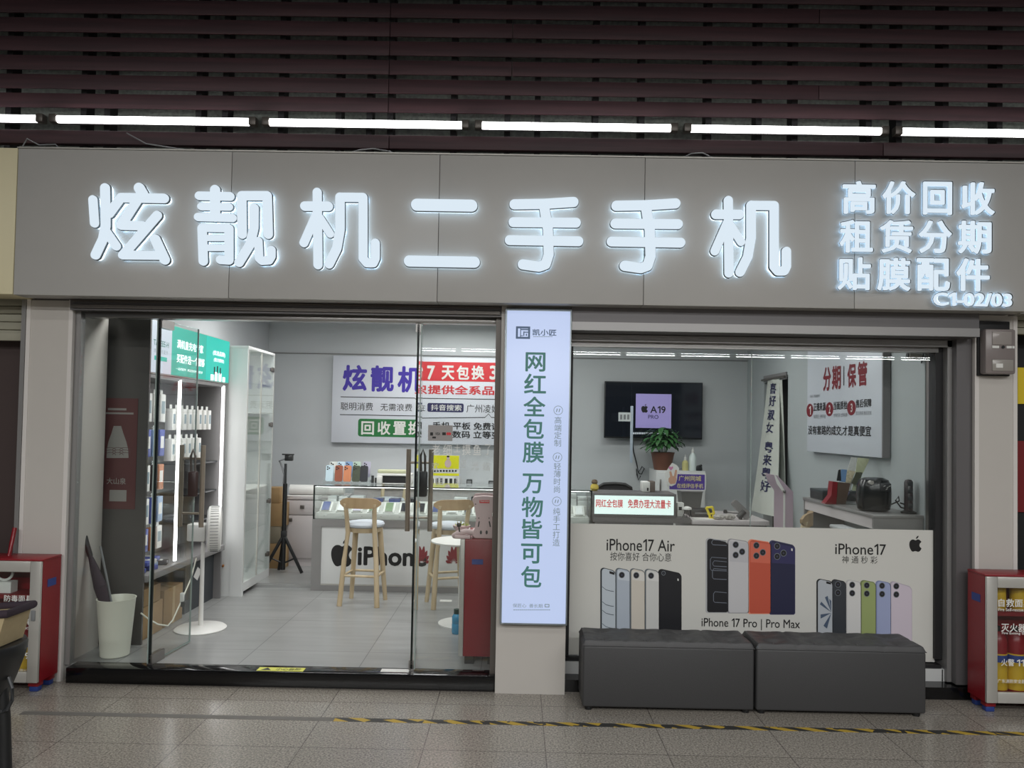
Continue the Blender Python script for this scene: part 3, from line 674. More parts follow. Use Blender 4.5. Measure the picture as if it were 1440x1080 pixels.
for xa, xb, c, s, pc, y in ((1022.5, 1053, (196, 196, 198), (150, 150, 154), (186, 186, 190), 756.5), (1051.6, 1084, (190, 84, 62), (226, 140, 112), (206, 104, 82), 757.5), (1081.6, 1118.3, (32, 34, 64), (62, 62, 96), (48, 46, 88), 758.5)):
    k = xa + 3.2 if xa > 1080 else xa + 4
    add_phone(xa, xb, y, y + (8 if xa > 1080 else 4.5), y + 106, c, s, [(k + 8, y + 9.5, 3.9), (k + 8, y + 24, 3.9), (k + 17, y + 19.3, 3.9)], y + 33, pc, extra=([([(1112.6, 771), (1114.6, 771.6), (1114.6, 775), (1112.6, 774.4)], 0)], [M['white_p']]) if xa > 1080 else None)
pet = lambda *p: (list(p), 0)
add_phone(1148, 1171, 813, 817, 914, (178, 184, 190), (34, 36, 38), [], extra=([pet((1169, 861), (1155, 846), (1153, 850)), pet((1169, 861), (1160, 840), (1164, 838)), pet((1169, 862), (1154, 864), (1154, 870)), pet((1169, 862), (1158, 880), (1163, 884)), pet((1169, 861), (1166, 842), (1169, 845)), ([(1162, 817.5), (1168.6, 819), (1168.6, 822), (1162, 820.5)], 1)], [pm('petal_print', (72, 88, 110)), M['ink']]))
for xa, xb, c, s in ((1169, 1190, (52, 56, 62), (40, 42, 46)), (1189, 1211, (212, 212, 210), (186, 186, 186)), (1209.5, 1232, (152, 166, 108), (116, 128, 84)), (1231, 1253, (156, 166, 200), (124, 134, 172)), (1251, 1282.5, (204, 194, 206), (176, 168, 182))):
    y = 813.5 + (xa - 1169) * .03; last = xa > 1250
    add_phone(xa, xb, y, y + (9 if last else 4), 916, c, s, [(xa + 9.3, y + 8.3, 3.7), (xa + 9.3, y + 20, 3.7)])

# ================================================================== TUFTED BENCHES
def ottoman(px0, px1, label):
    xa, xb = at(px0, 950, -0.25).x, at(px1, 950, -0.25).x; ya, yb, zt_ = -0.25, 0.04, 0.385
    t = thing('ottoman', label, 'bench', ((xa + xb) / 2, (ya + yb) / 2, 0), 0, 'dark grey benches under the window')
    bm = nb(); nx, ny = 64, 22; r = 0.03
    grid = []
    for j in range(ny + 1):
        row = []
        for i in range(nx + 1):
            u, v = i / nx, j / ny; x = xa + (xb - xa) * u; y = ya + (yb - ya) * v
            e = min(x - xa, xb - x, y - ya, yb - y); z = zt_ + 0.012
            if e < r: z -= r - math.sqrt(max(0, r * r - (r - e) ** 2))
            for a_ in range(4):
                for b_ in range(2):
                    bx_, by_ = xa + (xb - xa) * (a_ + .5) / 4, ya + (yb - ya) * (b_ + .5) / 2
                    d2 = ((x - bx_) / .05) ** 2 + ((y - by_) / .04) ** 2; z -= 0.022 * math.exp(-d2)
            for b_ in range(1, 2): z -= 0.005 * math.exp(-((y - ya - (yb - ya) * b_ / 2) / .012) ** 2)
            for a_ in range(1, 4): z -= 0.005 * math.exp(-((x - xa - (xb - xa) * a_ / 4) / .012) ** 2)
            row.append(bm.verts.new((x, y, z)))
        grid.append(row)
    for j in range(ny):
        for i in range(nx): bm.faces.new((grid[j][i], grid[j][i + 1], grid[j + 1][i + 1], grid[j + 1][i]))
    rim = grid[0] + [r_[-1] for r_ in grid[1:]] + grid[-1][-2::-1] + [r_[0] for r_ in grid[-2:0:-1]]
    low = [bm.verts.new((v.co.x, v.co.y, zt_ - 0.022)) for v in rim]
    n = len(rim)
    for i in range(n): bm.faces.new((rim[i], rim[(i + 1) % n], low[(i + 1) % n], low[i]))
    link('tufted_cushion', bm, M['leather'], t)
    bm = nb(); box(bm, xa + .002, xb - .002, ya + .002, yb - .002, 0.022, zt_ - 0.020, 0.012, 3); link('body', bm, M['leather'], t)
    for fx in (xa + .04, xb - .04):
        for fy in (ya + .04, yb - .04):
            bm = nb(); lathe(bm, [(.02, 0), (.024, .024)], (fx, fy, 0), 14); link('foot', bm, M['black_p'], t)
    for a_ in range(4):
        for b_ in range(2):
            bm = nb(); lathe(bm, [(.009, 0), (.007, .004), (.001, .005)], (xa + (xb - xa) * (a_ + .5) / 4, ya + (yb - ya) * (b_ + .5) / 2, zt_ - .006), 10); link('button', bm, M['leather'], t)
    return t
ottoman(819, 1061.5, 'dark grey tufted bench beside the pillar, under the poster')
ottoman(1063.5, 1303.5, 'dark grey tufted bench beside the fire cabinet, under the poster')

# ================================================================== FIRE CABINETS
def fire_cabinet(xa, xb, ya, yb, h, label, hinge_left, words_, feet=0.06):
    t = thing('fire_cabinet', label, 'fire cabinet', ((xa + xb) / 2, (ya + yb) / 2, 0))
    bm = nb(); s = 0.012
    box(bm, xa, xa + s, ya, yb, feet, h); box(bm, xb - s, xb, ya, yb, feet, h); box(bm, xa + s, xb - s, yb - s, yb, feet, h)
    box(bm, xa + s, xb - s, ya, yb - s, feet, feet + s); box(bm, xa - .004, xb + .004, ya - .01, yb, h, h + s, .003); link('body', bm, M['red'], t)
    bm = nb(); zs = feet + (h - feet) * .68; box(bm, xa + s, xb - s, ya + .012, yb - s, zs, zs + .025); link('shelf', bm, M['red_dark'], t)
    fw = .062
    bm = nb(); box(bm, xa, xa + fw, ya - .022, ya - .002, feet, h, .004); box(bm, xb - fw, xb, ya - .022, ya - .002, feet, h, .004)
    box(bm, xa + fw, xb - fw, ya - .022, ya - .002, h - fw, h, .004); box(bm, xa + fw, xb - fw, ya - .022, ya - .002, feet, feet + fw, .004)
    d = link('door', bm, M['silver'], t)
    bm = nb(); box(bm, xa + fw, xb - fw, ya - .014, ya - .011, feet + fw, h - fw); link('door_glass', bm, M['clear'], d)
    bm = nb(); hx = xb - fw * .55 if hinge_left else xa + fw * .55
    box(bm, hx - .012, hx + .012, ya - .028, ya - .02, h * .55, h * .63, .003); link('latch', bm, M['grey_p'], d)
    for sx in (xa - .002, xb - .003):
        bm = nb(); box(bm, sx, sx + .005, (ya + yb) / 2 - .04, (ya + yb) / 2 + .04, h - .16, h - .115); link('side_grip', bm, M['blue_slot'], t)
    for fx in (xa + .04, xb - .04):
        for fy in (ya + .03, yb - .03):
            bm = nb(); box(bm, fx - .03, fx + .03, fy - .025, fy + .025, .03, feet, .004); box(bm, fx - .025, fx + .025, fy - .02, fy + .02, 0, .03, .004, mi=1); link('foot', bm, [M['red'], M['blue_slot']], t)
    for body, u0, u1, v, hh, off in words_:
        bm = face_front(text_fit(body, u0, u1, v, v + hh, off), ya - .0155); link('lettering', bm, M['white_p'], d, smooth=False)
    return t
def extinguisher(x, y, z, r, h, label, group, tank=True):
    e = thing('fire_extinguisher', label, 'fire extinguisher', (x, y, z), 0, group)
    bm = nb(); lathe(bm, [(r * .92, 0), (r, .012), (r, h * .78), (r * .9, h * .86), (r * .4, h * .93)], (x, y, z), 20); link('tank', bm, M['red'], e)
    bm = nb(); lathe(bm, [(r * 1.01, h * .1), (r * 1.01, h * .62)], (x, y, z), 20); link('label_sleeve', bm, M['label_y'], e)
    bm = nb(); lathe(bm, [(r * 1.015, h * .50), (r * 1.015, h * .6)], (x, y, z), 20); link('label_band', bm, M['blue_slot'], e)
    bm = nb(); lathe(bm, [(r * .35, h * .9), (r * .35, h)], (x, y, z), 12); link('valve', bm, M['black_p'], e)
    return e
fz = lambda py, px=1410: at(px, py, -0.15).z
xa = at(1384.5, 900, -0.14).x
zt_ = fz(811)
fire_cabinet(xa, xa + .78, -0.14, 0.02, zt_, 'red fire cabinet with silver glass door beside the dark bench', True,
    [('自救面具', at(1403, 845, -.15).x, at(1403, 845, -.15).x + .19, fz(853), .046, .014), ('Fire Self-rescue Mask', at(1403, 857, -.15).x, at(1403, 857, -.15).x + .20, fz(859), .018, .008),
     ('灭火器箱', at(1407, 880, -.15).x, at(1407, 880, -.15).x + .19, fz(888), .048, .014), ('Fire Exiting Sher Box', at(1408, 891, -.15).x, at(1408, 891, -.15).x + .20, fz(892.5), .018, .01),
     ('火警', at(1407, 929, -.15).x, at(1407, 929, -.15).x + .075, fz(936), .04, .010), ('119', at(1407, 929, -.15).x + .09, at(1407, 929, -.15).x + .165, fz(936), .038, .010), ('广东消防安全器材有限公司', at(1402, 956, -.15).x, at(1402, 956, -.15).x + .27, fz(960), .022, .006)])
zs_ = 0.06 + (zt_ - .06) * .68 + .025
g1 = 'extinguishers in the fire cabinet beside the bench'
for i, lab in enumerate(('red extinguisher with yellow label, next to the cabinet hinge, lower shelf', 'red extinguisher with yellow label, second from the cabinet hinge, lower shelf')):
    extinguisher(at((1402, 1427)[i], 930, -.05).x, -.052, .0725, .050, .40, lab, g1)
for i, lab in enumerate(('red and yellow mask canister beside the hinge on the upper shelf', 'red and yellow mask canister second from the hinge on the upper shelf')):
    xx = at((1403, 1431)[i], 835, -.05).x
    e = thing('mask_canister', lab, 'canister', (xx, -.05, zs_), 0, 'mask canisters in the fire cabinet beside the bench')
    bm = nb(); lathe(bm, [(.042, 0), (.042, .13)], (xx, -.05, zs_ + .0), 20); link('can', bm, M['label_y'], e)
    bm = nb(); lathe(bm, [(.044, .13), (.044, .15)], (xx, -.05, zs_), 20); link('lid', bm, M['red'], e)
xb = at(58, 880, -0.14).x
zt_ = at(30, 789, -.15).z; lz = lambda py: at(30, py, -.15).z
X1 = at(46.5, 840, -.15).x
fire_cabinet(xb - .78, xb, -0.14, 0.03, zt_, 'red fire cabinet with silver glass door below the brown door', True,
    [('防毒面具', X1 - .165, X1, lz(846), .038, .010), ('灭火器箱', X1 - .18, X1, lz(878), .036, .012), ('FIRE EXTINGUISHER BOX', X1 - .21, X1, lz(884.5), .013, .008), ('火警', X1 - .165, X1 - .09, lz(926), .038, .010), ('119', X1 - .078, X1 - .005, lz(926), .036, .010), ('广东消防器材有限公司', X1 - .2, X1, lz(944), .016, .005)])
extinguisher(at(36, 910, -.05).x, -.055, .0725, .05, .34, 'yellow labelled extinguisher inside the fire cabinet below the brown door', 'extinguishers in the fire cabinet below the brown door')
extinguisher(at(8, 910, -.05).x, -.055, .0725, .05, .34, 'red extinguisher behind the tan bag inside the fire cabinet', 'extinguishers in the fire cabinet below the brown door')
zs_ = 0.06 + (zt_ - .06) * .68 + .025
c = at(8, 808, -.06)
bm = nb(); tube(bm, [(c.x + .05 * math.cos(a), -.07, c.z + .02 + .05 * math.sin(a)) for a in [math.pi * (1 + i / 10) for i in range(11)]], .008, 8); box(bm, c.x - .06, c.x + .06, -.1, -.04, zs_, c.z - .035)
solo('gas_mask', bm, M['white_p'], 'white gas mask box with curved strap on the upper shelf below the brown door', 'gas mask')
bm = nb(); tube(bm, [at(13, 783, -.05), at(16, 765, -.02), at(21, 742, .0)], .012, 10); solo('red_pole', bm, M['red'], 'red pole end leaning above the fire cabinet against the brown door', 'pole')

# ================================================================== FLOOR MARKS
for nm, a_, b_, m, lab in (('worn_tape', 30, 470, mat('worn_tape_grey', (100, 97, 92), 0.7, noise=.2, nscale=30), 'worn grey tape strip on the mall floor before the entrance'), ('hazard_tape', 470, 1560, hazard('yellow_black_tape', (40, 40, 38), (176, 146, 50), 0.16, 1.9), 'yellow and black hazard tape on the mall floor before the benches')):
    y_ = -0.44; bm = nb(); box(bm, at(a_, 1010, y_).x, at(b_, 1020, y_).x, y_ - .024, y_ + .024, 0.0, .0012); solo(nm, bm, m, lab, 'floor tape')
p0, p1 = fl(355, 948, tz + .004), fl(427, 943, tz + .004)
st = thing('step_sticker', 'yellow warning sticker on the black threshold', 'sticker', ((p0.x + p1.x) / 2, .06, tz + .003))
bm = nb(); box(bm, p0.x, p1.x, .035, .098, tz + .003, tz + .0042); link('sheet', bm, mat('lime_yellow_sticker', (206, 206, 90), 0.5), st)
bm = text_fit('小心台阶', p0.x + .11, p1.x - .02, .045, .088, .015)
for v in bm.verts: v.co.z += tz + .005
link('lettering', bm, M['ink'], st, smooth=False)
bm = nb(); vs = [bm.verts.new((p0.x + dx, dy, tz + .005)) for dx, dy in ((.02, .045), (.085, .045), (.052, .09))]; bm.faces.new(vs); link('warning_triangle', bm, M['ink'], st)
p0, p1 = fl(535, 944, tz + .004), fl(575, 944, tz + .004)
bm = nb(); box(bm, p0.x, p1.x, .06, .115, tz + .003, tz + .0042); solo('step_sticker', bm, M['white_p'], 'white sticker on the black threshold at the open door', 'sticker')
bm = nb(); p = fl(8, 1053, 0); vs = [bm.verts.new((p.x + dx, p.y + dy, .0012)) for dx, dy in ((-.12, -.03), (.04, .0), (-.02, .03), (-.12, .02))]; bm.faces.new(vs); solo('floor_mark', bm, M['dark'], 'dark arrow mark on the mall floor beside the black seat', 'floor mark')

# black seat and tan bag cut by the frame edge
Yc = -1.1
P = lambda px, py, dy=0: at(px, py, Yc + dy)
s_ = thing('scooter_seat', 'black plastic seat with a looped strap, cut by the frame edge', 'seat', (P(-60, 1080).x, Yc, 0))
c = P(-34, 925); rx = P(28, 915).x - c.x
bm = nb(); zt0, zb0 = P(0, 905).z, P(0, 945).z
lathe(bm, [(rx * .55, zb0 - .18 - zt0), (rx * .86, zb0 - zt0), (rx * .97, (zb0 - zt0) * .45), (rx, -.012), (rx * .97, 0), (rx * .4, .004)], (c.x, Yc, zt0), 40); link('seat', bm, M['black_p'], s_)
bm = nb(); tube(bm, [P(2, 950), P(6, 1010), P(7, 1100)], .022, 12, r1=.03); P0 = P(7, 1100); tube(bm, [P0, (P0.x, Yc, 0.0)], .03, 12); link('leg', bm, M['black_p'], s_)
bm = nb(); tube(bm, [P(12, 952, -.02), P(17, 968, -.03), P(17, 985, -.03), P(10, 998, -.03), P(3, 1002, -.02), P(3, 990, -.01)], .008, 8); link('strap', bm, M['char_p'], s_)
b_ = thing('canvas_bag', 'tan canvas bag with a dark rim standing on the black seat', 'bag', (c.x, Yc, zt0 + .004))
A = [(P(-80, 868), P(-80, 904)), (P(26, 852), P(13, 903))]
bm = nb(); top_l, top_r = P(-66, 866), P(26, 860); bl, br_ = P(-60, 905), P(14, 903)
d = .09
vs = [bm.verts.new(v) for v in ((bl.x, Yc - d, zt0 + .005), (br_.x, Yc - d, zt0 + .005), (br_.x, Yc + d, zt0 + .005), (bl.x, Yc + d, zt0 + .005), (top_l.x, Yc - d, top_l.z), (top_r.x, Yc - d, top_r.z), (top_r.x, Yc + d, top_r.z), (top_l.x, Yc + d, top_l.z))]
for q in ((0, 1, 5, 4), (1, 2, 6, 5), (2, 3, 7, 6), (3, 0, 4, 7), (4, 5, 6, 7), (3, 2, 1, 0)): bm.faces.new([vs[i] for i in q])
link('bag_body', bm, M['tan'], b_)
bm = nb(); tube(bm, [(top_l.x, Yc - d, top_l.z + .01), (top_r.x + .01, Yc - d, top_r.z + .012), (top_r.x + .01, Yc + d, top_r.z + .012), (top_l.x, Yc + d, top_l.z + .01)], .018, 10); link('dark_rim', bm, M['navy_fab'], b_)

# ================================================================== GLASS OF THE ENTRANCE
dz1 = zl - 0.04; dz0 = tz + 0.012
# fixed side panes
for n, (pa, pb) in enumerate(((-2.704, at(215, 700, 0.10).x), (at(588, 700, 0.10).x, CPX[0] - 0.036))):
    bm = nb(); box(bm, pa, pb, 0.094, 0.106, dz0 - .004, dz1 + .004); struct('window_%d' % (n + 3), bm, M['door_glass'])
    ex = pb if n == 0 else pa
    bm = nb(); box(bm, ex - .003, ex + .003, 0.092, 0.108, dz0, dz1); struct('trim_%d' % (18 + n), bm, M['edge_lt'])
def door_leaf(hx, name_label, edge_sign, fx, FY=0.57):
    t = thing('glass_door', name_label, 'door', (hx, 0.10, tz))
    p0 = Vector((hx, 0.10)); p1 = Vector((fx, FY)); dv = (p1 - p0); ln = dv.length; u = dv / ln; nrm = Vector((-u.y, u.x))
    def slab(bm, s0, s1, h, z0, z1, off=0.0, mi=0):
        q = [p0 + u * s0 + nrm * (off - h), p0 + u * s1 + nrm * (off - h), p0 + u * s1 + nrm * (off + h), p0 + u * s0 + nrm * (off + h)]
        lo = [bm.verts.new((v.x, v.y, z0)) for v in q]; hi = [bm.verts.new((v.x, v.y, z1)) for v in q]
        for f in [lo[::-1], hi] + [[lo[i], lo[(i + 1) % 4], hi[(i + 1) % 4], hi[i]] for i in range(4)]: bm.faces.new(f).material_index = mi
    bm = nb(); slab(bm, 0.012, ln - .004, .005, dz0, dz1); link('glass_pane', bm, M['door_glass'], t)
    bm = nb(); slab(bm, 0.0, 0.012, .0065, dz0, dz1); link('edge_seal', bm, M['glass_edge'], t)
    bm = nb(); slab(bm, ln - .005, ln, .005, dz0, dz1); slab(bm, .01, ln, .005, dz0 - .004, dz0 + .004); link('free_edge', bm, M['edge_lt'], t)
    bm = nb(); slab(bm, 0.0, 0.14, .016, dz1 - .05, dz1 + .003); link('top_clamp', bm, M['steel'], t)
    bm = nb(); slab(bm, 0.0, 0.14, .016, dz0 - .01, dz0 + .05); link('bottom_clamp', bm, M['steel'], t)
    hs = ln - .035; c = p0 + u * hs
    z0, z1 = at(275, 741, c.y).z, at(275, 626, c.y).z
    for sg in (-1, 1):
        q = c + nrm * sg * .075
        bm = nb(); tube(bm, [(q.x, q.y, z0), (q.x, q.y, z1)], .0165, 16)
        for zz in (z0 + .09, z1 - .09): tube(bm, [(c.x, c.y, zz), (q.x, q.y, zz)], .008, 10)
        link('handle_bar', bm, M['handle'], t)
    return c, nrm, z0, z1
cL, nL, hz0, hz1 = door_leaf(at(214, 800, 0.1).x, 'open glass door leaf with steel handles, before the accessory shelves', 1, -2.185)
cR, nR, _, _ = door_leaf(at(578.5, 800, 0.1).x + .012, 'open glass door leaf with steel handles, before the wooden stools', -1, -0.655)
def u_lock(c, nrm, sg, z, col, label):
    q = c + nrm * sg * .03
    t = thing('door_lock', label, 'lock', (q.x, q.y - .03, z))
    bm = nb(); tube(bm, [(q.x - .015, q.y - .045, z + .1), (q.x - .02, q.y - .045, z + .20), (q.x - .005, q.y - .045, z + .245), (q.x + .01, q.y - .045, z + .20), (q.x + .012, q.y - .045, z + .1)], .008, 8); link('shackle', bm, M['steel_dark'], t)
    bm = nb(); box(bm, q.x - .028, q.x + .028, q.y - .07, q.y - .02, z - .07, z + .1, .012); link('lock_body', bm, col, t)
u_lock(cL, nL, -1, at(280, 683, cL.y).z, mat('brown_lock', (52, 34, 32), .4), 'dark brown lock hanging between the handles of the door by the shelves')
u_lock(cR, nR, -1, at(597, 683, cR.y).z, M['black_p'], 'black lock hanging between the handles of the door by the stools')
# stickers and writing on the fixed pane by the middle pillar
YG = 0.0925
cs = thing('pane_sticker', 'small grey card sticker on the glass by the middle pillar', 'sticker', (at(620, 608, YG).x, YG, at(620, 608, YG).z))
q = R(602, 598, 636.5, 620, YG); bm = nb(); box(bm, q[0], q[1], YG - .001, YG, q[2], q[3]); link('card', bm, mat('grey_card', (150, 146, 144), .5), cs)
write(cs, 'VISA', (612, 608, 619, 612), YG - .002, M['ink'], .01)
bm = nb()
for a_ in ((605, 608, 609, 612.5), (622, 608, 627, 612), (608, 614, 613, 616.5)):
    k = R(*a_, YG); flat(bm, [(k[0], k[2]), (k[1], k[2]), (k[1], k[3]), (k[0], k[3])], YG - .002)
link('card_marks', bm, M['ink'], cs)
k = at(631, 610, YG); bm = nb(); flat(bm, circ(k.x - .006, k.z, .009), YG - .002); flat(bm, circ(k.x + .006, k.z, .009), YG - .0022); link('red_dots', bm, M['red_ink'], cs)
gw = thing('glass_writing', 'white handwritten characters across the glass by the middle pillar', 'window lettering', (at(650, 640, YG).x, YG, at(650, 640, YG).z))
for ch, x_, w_ in (('老', 613, 11), ('细', 629, 12), ('土', 643, 9), ('摸', 656, 12), ('鱼', 671, 11), ('了', 686, 8)):
    write(gw, ch, (x_ - w_ / 2, 625, x_ + w_ / 2, 640 if ch != '土' else 636), YG, M['white_p'], .0, name='character')
faint = mat('thin_white_film', (190, 194, 192), .6)
for ch, x_, y_ in (('欢', 612, 656), ('迎', 650, 652), ('光', 668, 655), ('临', 684, 656), ('自', 618, 676), ('助', 645, 676)):
    write(gw, ch, (x_ - 5, y_ - 6, x_ + 5, y_ + 6), YG, faint, 0, name='character')

# ================================================================== ACCESSORY SHELVES (left wall of the shop)
XS, YA, YB = -2.49, 0.52, 1.86
ZT = at(211, 453, YA).z if False else 2.275
ZBX = 1.905
su = thing('accessory_shelf', 'dark grey wall shelf unit with lit strips and hanging accessories', 'shelf unit', (-2.66, 1.2, tz))
bm = nb(); box(bm, -2.855, XS + .01, 0.502, 0.5195, tz, 2.30); link('end_panel', bm, M['cab_dark'], su)
bm = nb(); box(bm, -2.855, -2.84, YA, YB, tz, ZBX - .031); link('back_panel', bm, M['alu'], su)
bm = nb(); box(bm, -2.84, XS, YB - .02, YB, tz, ZBX - .031); link('far_panel', bm, M['cab'], su)
bm = nb(); box(bm, -2.84, XS + .03, YA, YB - .02, .50, .545, .003); link('ledge', bm, M['cab'], su)
bm = nb(); box(bm, -2.84, XS - .06, 1.30, YB - .02, tz, .50); dp = link('lower_panel', bm, mat('dark_blue_grey_board', (58, 62, 66), .5), su)
bm = nb(); box(bm, -2.84, -2.80, YA, 1.30, tz, .50); link('lower_back', bm, M['cab_dark'], su)
bm = nb(); c_ = (XS - .058, 1.52, .36); vs = [bm.verts.new((c_[0], c_[1] + dy, c_[2] + dz)) for dy, dz in ((-.075, -.01), (.0, -.055), (.075, .01), (0, .055))]; bm.faces.new(vs); link('diamond_tag', bm, M['white_p'], dp)
for yy in (0.99, 1.80):
    bm = nb(); box(bm, XS - .012, XS + .004, yy - .011, yy + .011, .56, ZBX - .02); link('led_strip', bm, M['led'], su)
for zz in (1.24, 1.00, .78):
    bm = nb(); box(bm, -2.84, XS - .05, 1.30, YB - .03, zz, zz + .012); link('shelf_board', bm, M['char_p'], su)
bm = nb(); box(bm, -2.84, XS + .0, YA, YB, ZBX - .03, ZBX - .005); link('top_rail', bm, M['cab'], su)
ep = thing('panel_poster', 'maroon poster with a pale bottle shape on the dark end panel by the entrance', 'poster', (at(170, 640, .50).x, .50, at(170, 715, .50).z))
YE = .4995  # thin sheet painted as the reflection of an advert across the concourse
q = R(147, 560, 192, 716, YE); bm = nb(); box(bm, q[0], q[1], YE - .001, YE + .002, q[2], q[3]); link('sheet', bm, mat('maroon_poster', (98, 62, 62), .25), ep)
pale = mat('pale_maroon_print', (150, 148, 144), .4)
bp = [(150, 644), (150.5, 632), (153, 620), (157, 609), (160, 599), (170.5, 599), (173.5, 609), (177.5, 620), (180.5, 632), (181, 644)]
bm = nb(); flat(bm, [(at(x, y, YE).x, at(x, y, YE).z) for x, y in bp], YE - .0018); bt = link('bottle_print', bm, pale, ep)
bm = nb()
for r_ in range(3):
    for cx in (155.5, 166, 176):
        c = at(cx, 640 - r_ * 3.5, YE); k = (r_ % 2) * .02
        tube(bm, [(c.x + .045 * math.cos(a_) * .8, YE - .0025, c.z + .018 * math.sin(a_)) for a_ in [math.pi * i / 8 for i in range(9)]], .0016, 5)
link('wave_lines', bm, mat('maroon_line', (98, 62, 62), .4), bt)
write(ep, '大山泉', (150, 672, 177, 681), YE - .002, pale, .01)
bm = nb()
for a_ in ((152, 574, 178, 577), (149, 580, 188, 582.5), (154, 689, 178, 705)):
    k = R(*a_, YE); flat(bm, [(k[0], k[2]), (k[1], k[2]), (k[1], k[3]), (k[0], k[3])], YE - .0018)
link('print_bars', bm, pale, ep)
tb = thing('shelf_light_box', 'teal and white lit advert box on top of the accessory shelf', 'light box sign', (XS, 1.2, ZBX))
bm = nb(); box(bm, -2.84, XS - .004, YA + .003, YB + .04, ZBX, ZT); link('box_frame', bm, M['silver'], tb)
yw = 0.83
bm = nb(); box(bm, XS - .004, XS + .002, YA + .004, yw, ZBX + .01, ZT - .006); link('white_face', bm, M['boxwhite'], tb)
bm = nb(); box(bm, XS - .004, XS + .002, yw, 1.42, ZBX + .01, ZT - .006); link('teal_face', bm, M['teal'], tb)
bm = nb(); box(bm, XS - .004, XS + .002, 1.422, YB + .035, ZBX + .01, ZT - .006); link('teal_face', bm, mat('bright_teal_light_box', (20, 96, 88), .3, emit=.85, ecol=(36, 200, 182)), tb)
def side_text(parent, body, y0, y1, z0, z1, m, X=XS + .0035, off=.012, name='lettering'):   # reads from +X
    bm = text_fit(body, y0, y1, z0, z1, off)
    for v in bm.verts: v.co = Vector((X + v.co.z, v.co.x, v.co.y))
    return link(name, bm, m, parent, smooth=False)
glow_w = mat('lit_white_print', (236, 244, 244), .4, emit=.85)
side_text(tb, '满机皇充电专家', .91, 1.36, 2.115, 2.18, glow_w)
side_text(tb, '买配件选一个就够', .91, 1.39, 2.01, 2.075, glow_w)
side_text(tb, '一站式配件  满足你的所有需求', .90, 1.36, 1.955, 1.975, glow_w, off=0)
side_text(tb, '(优选品牌)', 1.55, 1.80, 2.12, 2.165, glow_w); side_text(tb, '(官方授权)', 1.57, 1.78, 2.07, 2.105, glow_w)
side_text(tb, 'TAREEE-H', .56, .78, 2.10, 2.14, M['green_ink']); side_text(tb, '塔 瑞 数 码 配 件', .57, .77, 2.05, 2.078, M['grey_ink'], off=.0)
bm = nb(); box(bm, XS + .002, XS + .0032, .58, .76, 2.0, 2.03); link('teal_button', bm, M['teal'], tb)
bm = nb()
for i, (yy, hh) in enumerate(((1.52, .06), (1.60, .09), (1.68, .085), (1.76, .05))):
    box(bm, XS + .002, XS + .0034, yy, yy + .055, ZBX + .012, ZBX + .012 + hh * .8)
link('printed_boxes', bm, glow_w, tb)
bm = nb()
for yy, zz in ((1.58, 2.0), (1.64, 2.01), (1.70, 2.0)): box(bm, XS + .002, XS + .0036, yy, yy + .02, zz - .03, zz + .03)
link('printed_chargers', bm, M['ink'], tb)
# hanging packs
pk_w, pk_b, pk_n, pk_o, pk_lb = M['white_p'], mat('blue_pack', (62, 78, 160), .4), mat('dark_pack', (50, 40, 42), .4), mat('copper_pack', (186, 116, 72), .4), mat('pale_blue_pack', (150, 176, 206), .4)
def pack(y, z, w_, h_, m, label, group, x=None, d=.018):
    x = x if x is not None else XS - .09
    t = thing('accessory_pack', label, 'pack', (x, y, z), 0, group)
    bm = nb(); box(bm, x - d, x + d, y - w_ / 2, y + w_ / 2, z, z + h_, .003); link('box', bm, m, t)
    bm = nb(); box(bm, x - .002, x + .002, y - .018, y + .018, z + h_, z + h_ + .03); link('hang_tab', bm, M['clear'] if m is not pk_w else M['white_p'], t)
    bm = nb(); box(bm, x + d, x + d + .001, y - w_ * .32, y + w_ * .32, z + h_ * .3, z + h_ * .75); link('printed_label', bm, M['grey_ink'] if m is pk_w else M['white_p'], t)
rowsA = (('top', 1.575, .20, [pk_w] * 4, 'white'), ('second', 1.33, .19, [pk_b, pk_b, pk_lb, pk_b], 'blue'), ('third', 1.09, .18, [pk_n, pk_w, pk_n, pk_o], 'dark or pale'), ('fourth', .86, .18, [pk_lb, pk_w, pk_b, pk_lb], 'pale blue or white'), ('lowest', .67, .16, [pk_b, pk_b, pk_o, pk_w], 'mixed'))
cn = {id(pk_w): 'white', id(pk_b): 'blue', id(pk_n): 'dark', id(pk_o): 'copper', id(pk_lb): 'pale blue'}
for rn, z_, h_, ms, _ in rowsA:
    for i, m in enumerate(ms):
        pack(.585 + i * .10, z_, .075, h_, m, '%s accessory pack, %s from the door in the %s hook row near the door' % (cn[id(m)], ORD[i], rn), 'packs hanging near the door')
for rn, z_, h_, n_ in (('top', 1.515, .16, 8), ('second', 1.285, .165, 6)):
    for i in range(n_):
        pack(1.06 + i * .092, z_, .05, h_, pk_w, 'white slim cable pack, %s past the middle lit strip in its %s hook row' % (ORD[i], rn), 'white cable packs past the lit strip', XS - .10, .03)
